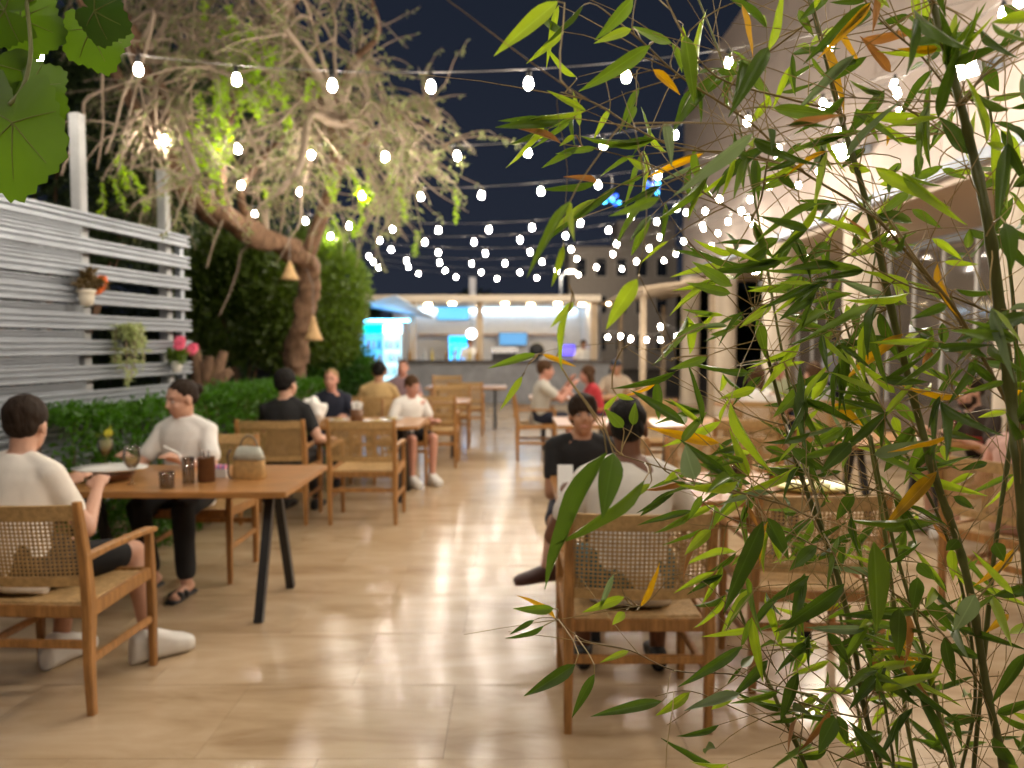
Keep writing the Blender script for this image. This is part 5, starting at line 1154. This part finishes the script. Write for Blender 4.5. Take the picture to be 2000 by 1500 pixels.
# traced leaves: base x,y, tip x,y, width px, kind, depth
TL = """1089 3 965 107 37 b 1.1;1140 9 1057 87 12 d 1.2;1236 -5 1167 82 30 g 1.15;1233 57 1158 84 20 b 1.2;1270 88 1130 181 34 g 1.12;1338 70 1359 200 34 g 1.15;1276 136 1332 183 20 y 1.3
1126 150 1057 93 13 b 1.3;1132 246 1120 177 15 b 1.3;1122 229 1075 250 9 g 1.3;1095 280 993 238 10 n 1.3;1191 213 1158 274 14 b 1.3;1248 171 1210 258 17 g 1.3;1242 207 1224 252 14 g 1.32;1164 289 1086 300 14 g 1.3
1128 288 1057 327 17 g 1.3;1122 264 1092 285 12 b 1.3;1299 240 1315 318 23 p 1.25;1257 330 1225 309 15 b 1.3;1254 345 1204 364 9 g 1.3;1470 261 1311 378 30 p 1.0;1287 387 1191 423 22 g 1.05;1497 288 1380 376 23 d 1.2
1500 93 1430 222 33 d 1.15;1401 138 1449 144 15 d 1.3;1449 9 1467 114 13 y 1.3;1604 81 1653 220 18 y 1.3;1631 54 1679 132 13 y 1.35;1511 210 1631 225 27 g 1.2;1649 189 1553 264 17 d 1.25;1727 177 1652 270 27 d 1.2
1739 141 1682 72 20 n 1.2;1772 231 1712 231 20 b 1.3;1778 87 1922 69 20 d 1.15;1775 30 1712 48 18 d 1.2;1925 130 1948 180 30 d 1.2;1895 300 1832 228 35 d 1.12;1880 180 1940 204 18 g 1.2;1934 195 2010 180 14 g 1.2
1520 336 1559 375 18 d 1.3;1718 360 1781 357 15 b 1.35;1793 300 1793 351 20 d 1.25;1910 366 1964 345 17 g 1.2;1775 375 1712 423 22 g 1.3;1781 409 1841 447 19 g 1.25;1739 246 1732 285 11 y 1.3;1658 324 1700 336 25 b 1.3
1520 466 1442 511 25 g 1.3;1499 487 1433 544 19 d 1.35;1475 478 1400 472 11 d 1.35;1616 475 1571 511 25 d 1.3;1568 541 1499 571 21 g 1.35;1592 577 1523 625 25 d 1.3;1583 601 1568 646 22 d 1.35;1508 595 1442 640 21 b 1.4;1478 625 1500 700 25 g 1.4
1463 728 1402 727 18 d 1.35;1475 758 1405 779 21 b 1.4;1571 754 1511 817 27 g 1.35;1634 718 1691 781 25 d 1.4;1655 670 1604 700 13 g 1.4;1670 592 1673 655 21 g 1.4;1718 610 1757 712 25 d 1.35;1850 595 1784 622 21 d 1.25
1820 466 1886 508 17 b 1.25;1844 511 1910 517 13 b 1.25;1832 514 1859 625 13 y 1.25;1868 565 1973 574 13 d 1.2;2010 613 1859 667 31 d 1.1;1871 670 1928 700 20 d 1.2;1898 706 1967 766 19 d 1.2;1961 745 1880 769 15 g 1.2
1820 688 1799 724 23 n 1.35;1850 710 1853 740 13 d 1.3;1718 739 1820 748 21 d 1.3;1880 772 1757 761 13 y 1.3;1625 790 1688 829 27 y 1.4;1742 784 1802 832 23 g 1.35;1427 787 1499 940 21 b 1.35;1964 436 1982 526 34 d 1.0;1655 446 1690 408 13 d 1.35
1646 835 1571 880 27 g 1.4;1661 865 1604 922 33 d 1.3;1811 853 1767 949 25 g 1.35;1760 868 1727 925 23 d 1.4;1829 922 1724 1033 30 y 1.3;1724 1033 1838 1018 27 g 1.3;1499 1012 1541 1093 35 d 1.2;1490 1018 1408 1197 40 d 1.12
1511 961 1400 985 15 p 1.3;1667 964 1634 1018 27 d 1.35;1595 1066 1541 1114 29 d 1.35;1706 1058 1722 1250 46 g 1.12;1862 970 1907 994 20 d 1.3;1871 1054 1850 1078 26 d 1.35;1859 1072 1862 1135 21 b 1.4;1793 1099 1826 1135 29 d 1.35
1390 890 1442 937 23 g 1.35;1493 874 1550 892 19 g 1.35;1547 877 1604 916 27 d 1.35;1745 814 1760 853 19 b 1.45;1840 870 1852 905 16 b 1.4;1928 904 1877 919 17 d 1.3;1901 925 1847 949 15 b 1.35;1943 1060 1964 1096 30 d 1.25;1979 1072 1910 1150 17 y 1.3
1649 1140 1514 1245 35 d 1.2;1580 1125 1499 1179 21 d 1.35;1694 1227 1574 1230 21 p 1.3;1616 1236 1664 1299 25 d 1.35;1730 1305 1658 1386 27 d 1.3;1757 1188 1754 1284 37 d 1.25;1793 1128 1781 1194 31 d 1.3;1808 1167 1862 1236 27 d 1.3
1904 1161 1865 1239 41 p 1.2;1820 1272 1760 1374 21 d 1.35;1844 1245 1862 1338 27 d 1.3;1850 1260 1925 1287 25 d 1.3;1559 1314 1523 1416 27 d 1.3;1499 1290 1430 1365 23 d 1.35;1631 1401 1595 1470 37 d 1.25;1634 1398 1661 1458 25 d 1.35
1667 1425 1724 1464 25 d 1.35;1598 1359 1547 1395 15 b 1.45;1730 1269 1679 1326 19 b 1.4;1769 1194 1778 1302 16 n 1.35;1430 1350 1390 1386 27 b 1.4;1865 1401 1877 1461 13 d 1.4;2005 1275 1934 1377 25 d 1.25;1940 1440 1990 1510 32 d 1.25
1622 1386 1562 1470 15 n 1.35;1970 1200 1928 1236 17 y 1.3;1185 885 1044 1155 44 d 1.0;1198 885 1177 1013 54 d 1.0;1258 938 1098 1077 28 g 1.1;1270 945 1218 984 17 b 1.2;1217 835 1182 796 26 g 1.2;1236 830 1243 785 21 g 1.2
1180 800 1206 770 12 b 1.2;1204 770 1241 782 13 b 1.2;1358 936 1334 869 48 p 1.05;1331 864 1379 801 21 g 1.3;1377 888 1443 939 23 g 1.3;1331 917 1297 941 16 b 1.3;1371 968 1342 1016 17 g 1.3;1081 1189 1006 1192 22 g 1.3;1084 1208 1017 1157 11 y 1.3
1043 1211 995 1238 12 d 1.3;1062 1222 990 1254 12 d 1.3;1123 1298 1025 1363 31 d 1.2;1161 1317 1116 1400 22 d 1.25;1292 1370 1152 1398 25 d 1.25;1347 1352 1281 1403 22 b 1.35;1449 1262 1324 1344 25 d 1.25;1228 1272 1171 1294 15 b 1.4
1219 1166 1136 1194 22 b 1.35;1198 1122 1168 1198 14 p 1.35;1251 1184 1291 1099 14 y 1.35;1395 1118 1315 1158 15 b 1.35;1388 1035 1337 1083 26 b 1.35;1220 1196 1196 1220 20 b 1.4;1381 698 1307 722 20 g 1.15;1379 634 1315 658 18 g 1.2
1245 545 1181 642 36 b .92;1421 647 1389 655 14 g 1.35;1427 573 1341 555 22 g 1.3;1429 559 1352 511 26 g 1.3;1100 480 1080 560 16 b .95;1120 590 1075 640 18 b .95;1110 610 1085 720 14 b .95;1050 692 950 718 18 g 1.08;1060 692 1125 716 12 y 1.08;1020 735 975 800 16 b 1.08
1700 20 1660 60 20 d 1.3;1560 20 1590 70 18 g 1.35;1620 -10 1560 40 22 d 1.3;1850 60 1800 30 16 d 1.3;1990 60 1950 100 24 d 1.2;1960 10 2005 40 20 d 1.2;1840 330 1890 350 16 g 1.3;1690 290 1640 330 18 d 1.35;1760 320 1720 350 16 g 1.35""".replace('\n', ';').split(';')
twg = MB(); pend = []
SKP = np.array([tuple(p) for p, d in SK])
def attach(p, want=None):
    d2 = ((SKP - np.array(p)) ** 2).sum(1) + rng.uniform(0, .0008, len(SKP)); i = int(d2.argmin()); return SK[i]
def twig_to(p, tipdir, r0=.0011):
    q, qd = attach(p); dist = (p - q).length
    c1 = q + qd * dist * .22; c2 = p - tipdir * dist * .22
    P = [((1 - t_) ** 3) * q + 3 * (1 - t_) ** 2 * t_ * c1 + 3 * (1 - t_) * t_ * t_ * c2 + t_ ** 3 * p for t_ in (0, .2, .4, .6, .8, 1)]
    twg.tube([x_ - BO for x_ in P], [r0 * (1.2 - .4 * i / 5) for i in range(6)], 5, False); return P
for L_ in TL:
    f = L_.split(); bx, by, tx, ty, wpx = map(float, f[:5]); kd = f[5]; Yd = float(f[6]) + random.uniform(-.05, .05)
    base_ = at(bx, by, Yd); ln = math.hypot(tx - bx, ty - by) / F * Yd
    tip = at(tx, ty, Yd + random.uniform(-.35, .35) * ln); wid = wpx * Yd / F * .90; roll = random.uniform(-.35, .35)
    if wid < ln * .15: wid2 = ln * .17; roll = math.copysign(math.acos(max(.3, wid / wid2)), random.random() - .5); wid = wid2
    add_leaf(base_, tip, wid, roll, kd); twig_to(base_, (tip - base_).normalized())
ntr = NL[0]
# grown sprays: fine twigs with a fan of leaves, along culms and branches
def spray(p, d, size):
    P = droop(p, d, size, 5, .06, .10); twg.tube([x_ - BO for x_ in P], [.0012 * (1 - .5 * i / 5) for i in range(6)], 4, False)
    e_ = P[-1]; dd = (P[-1] - P[-2]).normalized()
    for k in range(random.choice((1, 2, 2, 3, 4))):
        b_ = e_ if k < 2 else P[-1 - (k // 2)]
        q = (dd + Vector((random.gauss(0, .55), random.gauss(0, .55), random.gauss(-.35, .4)))).normalized(); ln = random.uniform(.055, .130)
        kd = random.choices('dgbypn', (40, 30, 24, 1, 4, 2))[0]
        add_leaf(b_, b_ + q * ln, ln * random.uniform(.11, .18), random.uniform(-1.1, 1.1), kd)
def dens(px, py):
    if py < 470: return 1 if px > 1290 + max(0, (py - 250)) * .5 else .18 if (px > 1120 and py < 330) else 0
    if py < 820: return 1 if px > 1440 else 0
    return 1 if px > 1400 + (py - 820) * .15 else .06 if px > 1120 else 0
cnt = 0; tries = 0
while cnt < 400 and tries < 6000:
    tries += 1; p, d = SK[random.randrange(len(SK))]
    r_ = p - CAM; cz = r_.y * math.cos(PITCH) - r_.z * math.sin(PITCH); px = 1000 + F * r_.x / cz; py = 750 - F * (r_.z * math.cos(PITCH) + r_.y * math.sin(PITCH)) / cz
    if py > 1650 or random.random() > dens(px, py): continue
    dd = d * .5 + Vector((random.gauss(0, .8), random.gauss(.15, .6), random.gauss(.1, .6))); spray(p, dd, random.uniform(.07, .24)); cnt += 1
# bare fine twigs
cnt = 0; tries = 0
while cnt < 230 and tries < 8000:
    tries += 1; p, d = SK[random.randrange(len(SK))]; r_ = p - CAM; px = 1000 + F * r_.x / r_.y; py = 670 - F * r_.z / r_.y
    if random.random() > dens(px, py): continue
    dd = d * .9 + Vector((random.gauss(0, .5), random.gauss(0, .4), random.gauss(.2, .5))); P = droop(p, dd, random.uniform(.08, .34), 5, .01, .05)
    twg.tube([x_ - BO for x_ in P], [.0010, .0009, .0008, .0007, .0006, .0005], 4, False); cnt += 1
tag(brm.build('branches', TWG, bam, True), kind='stuff'); tag(twg.build('twigs', TWG, bam), kind='stuff')
for k, (V, Fc) in stuffF.items():
    if V: o = MB().add(V, Fc).build('leaves_beyond', LM[k], bam, True); tag(o, kind='stuff')

# ================================================================ VINE (top left corner)
vp = Vector((-1.12, 1.28, 0)); vpost = MB().box((0, 0, 1.5), (.08, .08, 3.0), bev=.008).build('timber_post', WOOD); vpost.location = vp + Vector((0, 0, .0145)); tag(vpost, 'timber post carrying the vine just outside the view', 'post')
vine = thing('climbing_vine', 'climbing vine with broad serrated leaves hanging in from above', 'vine', vp)
VST = mat('vine_stem', (.16, .17, .05), .5)
def vs(pts, r): MB().tube([p - vp for p in smoothpath([at(*q) if len(q) == 3 and not isinstance(q, Vector) else q for q in pts], 6)], r, 8).build('stem', VST, vine, True)
vs([Vector((-1.08, 1.28, .02)), Vector((-1.07, 1.25, 1.2)), Vector((-1.08, 1.22, 2.3)), Vector((-.98, 1.2, 2.42)), (40, -60, 1.2), (52, 10, 1.2), (60, 100, 1.18), (45, 170, 1.17), (18, 205, 1.16)], .003)
vs([(40, -60, 1.2), (120, -40, 1.2), (160, -5, 1.2), (200, 5, 1.2)], .003)
VL = leafmat('vine_leaf', (.065, .115, .018), .32, rough=.45, var=.25, vein=False); VLD = leafmat('vine_leaf_dark', (.030, .060, .012), .2, rough=.4, var=.2, vein=False)
def vine_leaf(cx, cy_, Yd, rpx, ang, tilt, m, lob=.16, el_=1.0):
    """broad lobed leaf: petiole notch at the base, serrated edge, dished; ang = direction of the tip in the picture"""
    c = at(cx, cy_, Yd); r = rpx / F * Yd; V = [(0, 0, 0)]; n = 72; Fc = []
    for rr_ in (.5, 1.0):
        for j in range(n):
            a = 2 * PI * j / n; rad = 1 - lob * (.5 - .5 * math.cos(5 * a)) + .10 * math.cos(a)
            if abs(a - PI) < .5: rad *= .35 + .65 * abs(a - PI) / .5
            if rr_ == 1.0: rad += .035 * ((j % 3) - 1)
            x_, y_ = rr_ * rad * math.cos(a) * r * el_, rr_ * rad * math.sin(a) * r
            V.append((x_, y_, -.22 * (rr_ * rad) ** 2 * r + .05 * r * math.sin(3 * a) * rr_))
    for j in range(n):
        k = (j + 1) % n; Fc.append((0, 1 + j, 1 + k)); Fc.append((1 + j, 1 + n + j, 1 + n + k, 1 + k))
    tx = Vector((math.cos(ang), 0, math.sin(ang))); view = (CAM - c).normalized(); z_ = (view - tx * view.dot(tx)).normalized(); z_ = Matrix.Rotation(tilt, 3, tx) @ z_; y_ = z_.cross(tx)
    M = Matrix((tx, y_, z_)).transposed()
    o = MB().add([M @ Vector(v) + c - vp for v in V], Fc).build('leaf', m, vine, True)
    rib = MB()
    for a in (0, .9, -.9, 1.9, -1.9):
        e_ = Vector((math.cos(a) * .8 * r * el_, math.sin(a) * .8 * r, -.14 * r)); rib.tube([M @ Vector((0, 0, .0008)) + c - vp, M @ (e_ * .5 + Vector((0, 0, .05 * r))) + c - vp, M @ e_ + c - vp], [.0012, .0009, .0004], 5)
    rib.build('rib', VST, o)
vine_leaf(185, 22, 1.18, 62, R(-30), .3, VLD)
vine_leaf(40, 38, 1.24, 74, R(-20), -.2, VL); vine_leaf(178, 58, 1.26, 68, R(-70), .3, VL, el_=1.1)
vine_leaf(62, 172, 1.22, 66, R(-40), .2, VL); vine_leaf(25, 240, 1.16, 92, R(-95), .45, VL, lob=.10, el_=1.45); vine_leaf(10, 20, 1.2, 70, R(170), 0, VL)
vine_leaf(-10, 125, 1.2, 70, R(-120), .1, VL)

# ================================================================ finish: evaluate the body meshes
dg = bpy.context.evaluated_depsgraph_get(); dg.update()
new = []
for o, m, fold, fs, seed in JOBS: new.append(bpy.data.meshes.new_from_object(o.evaluated_get(dg)))
for (o, m, fold, fs, seed), me in zip(JOBS, new):
    o.modifiers.clear(); o.data = me; me.materials.clear(); me.materials.append(m)
    n = len(me.vertices)
    if fold and n:
        co = np.empty(n * 3); me.vertices.foreach_get('co', co); no = np.empty(n * 3); me.vertices.foreach_get('normal', no)
        co = co.reshape(-1, 3); no = no.reshape(-1, 3); off = Vector((seed * 3.1, seed * 1.7, 0))
        a = np.array([noise.noise(Vector((p[0] * fs, p[1] * fs, p[2] * fs * .6 + p[0] * fs * .8)) + off) for p in co])
        a = np.where(a > 0, a * .55, -np.abs(a) ** .8)
        me.vertices.foreach_set('co', (co + no * (a * fold)[:, None]).ravel())
    me.update(); me.shade_smooth()
print('bamboo leaves traced', ntr, 'objects', len(bpy.data.objects), 'tris', sum(len(o.data.polygons) for o in bpy.data.objects if o.type == 'MESH'))
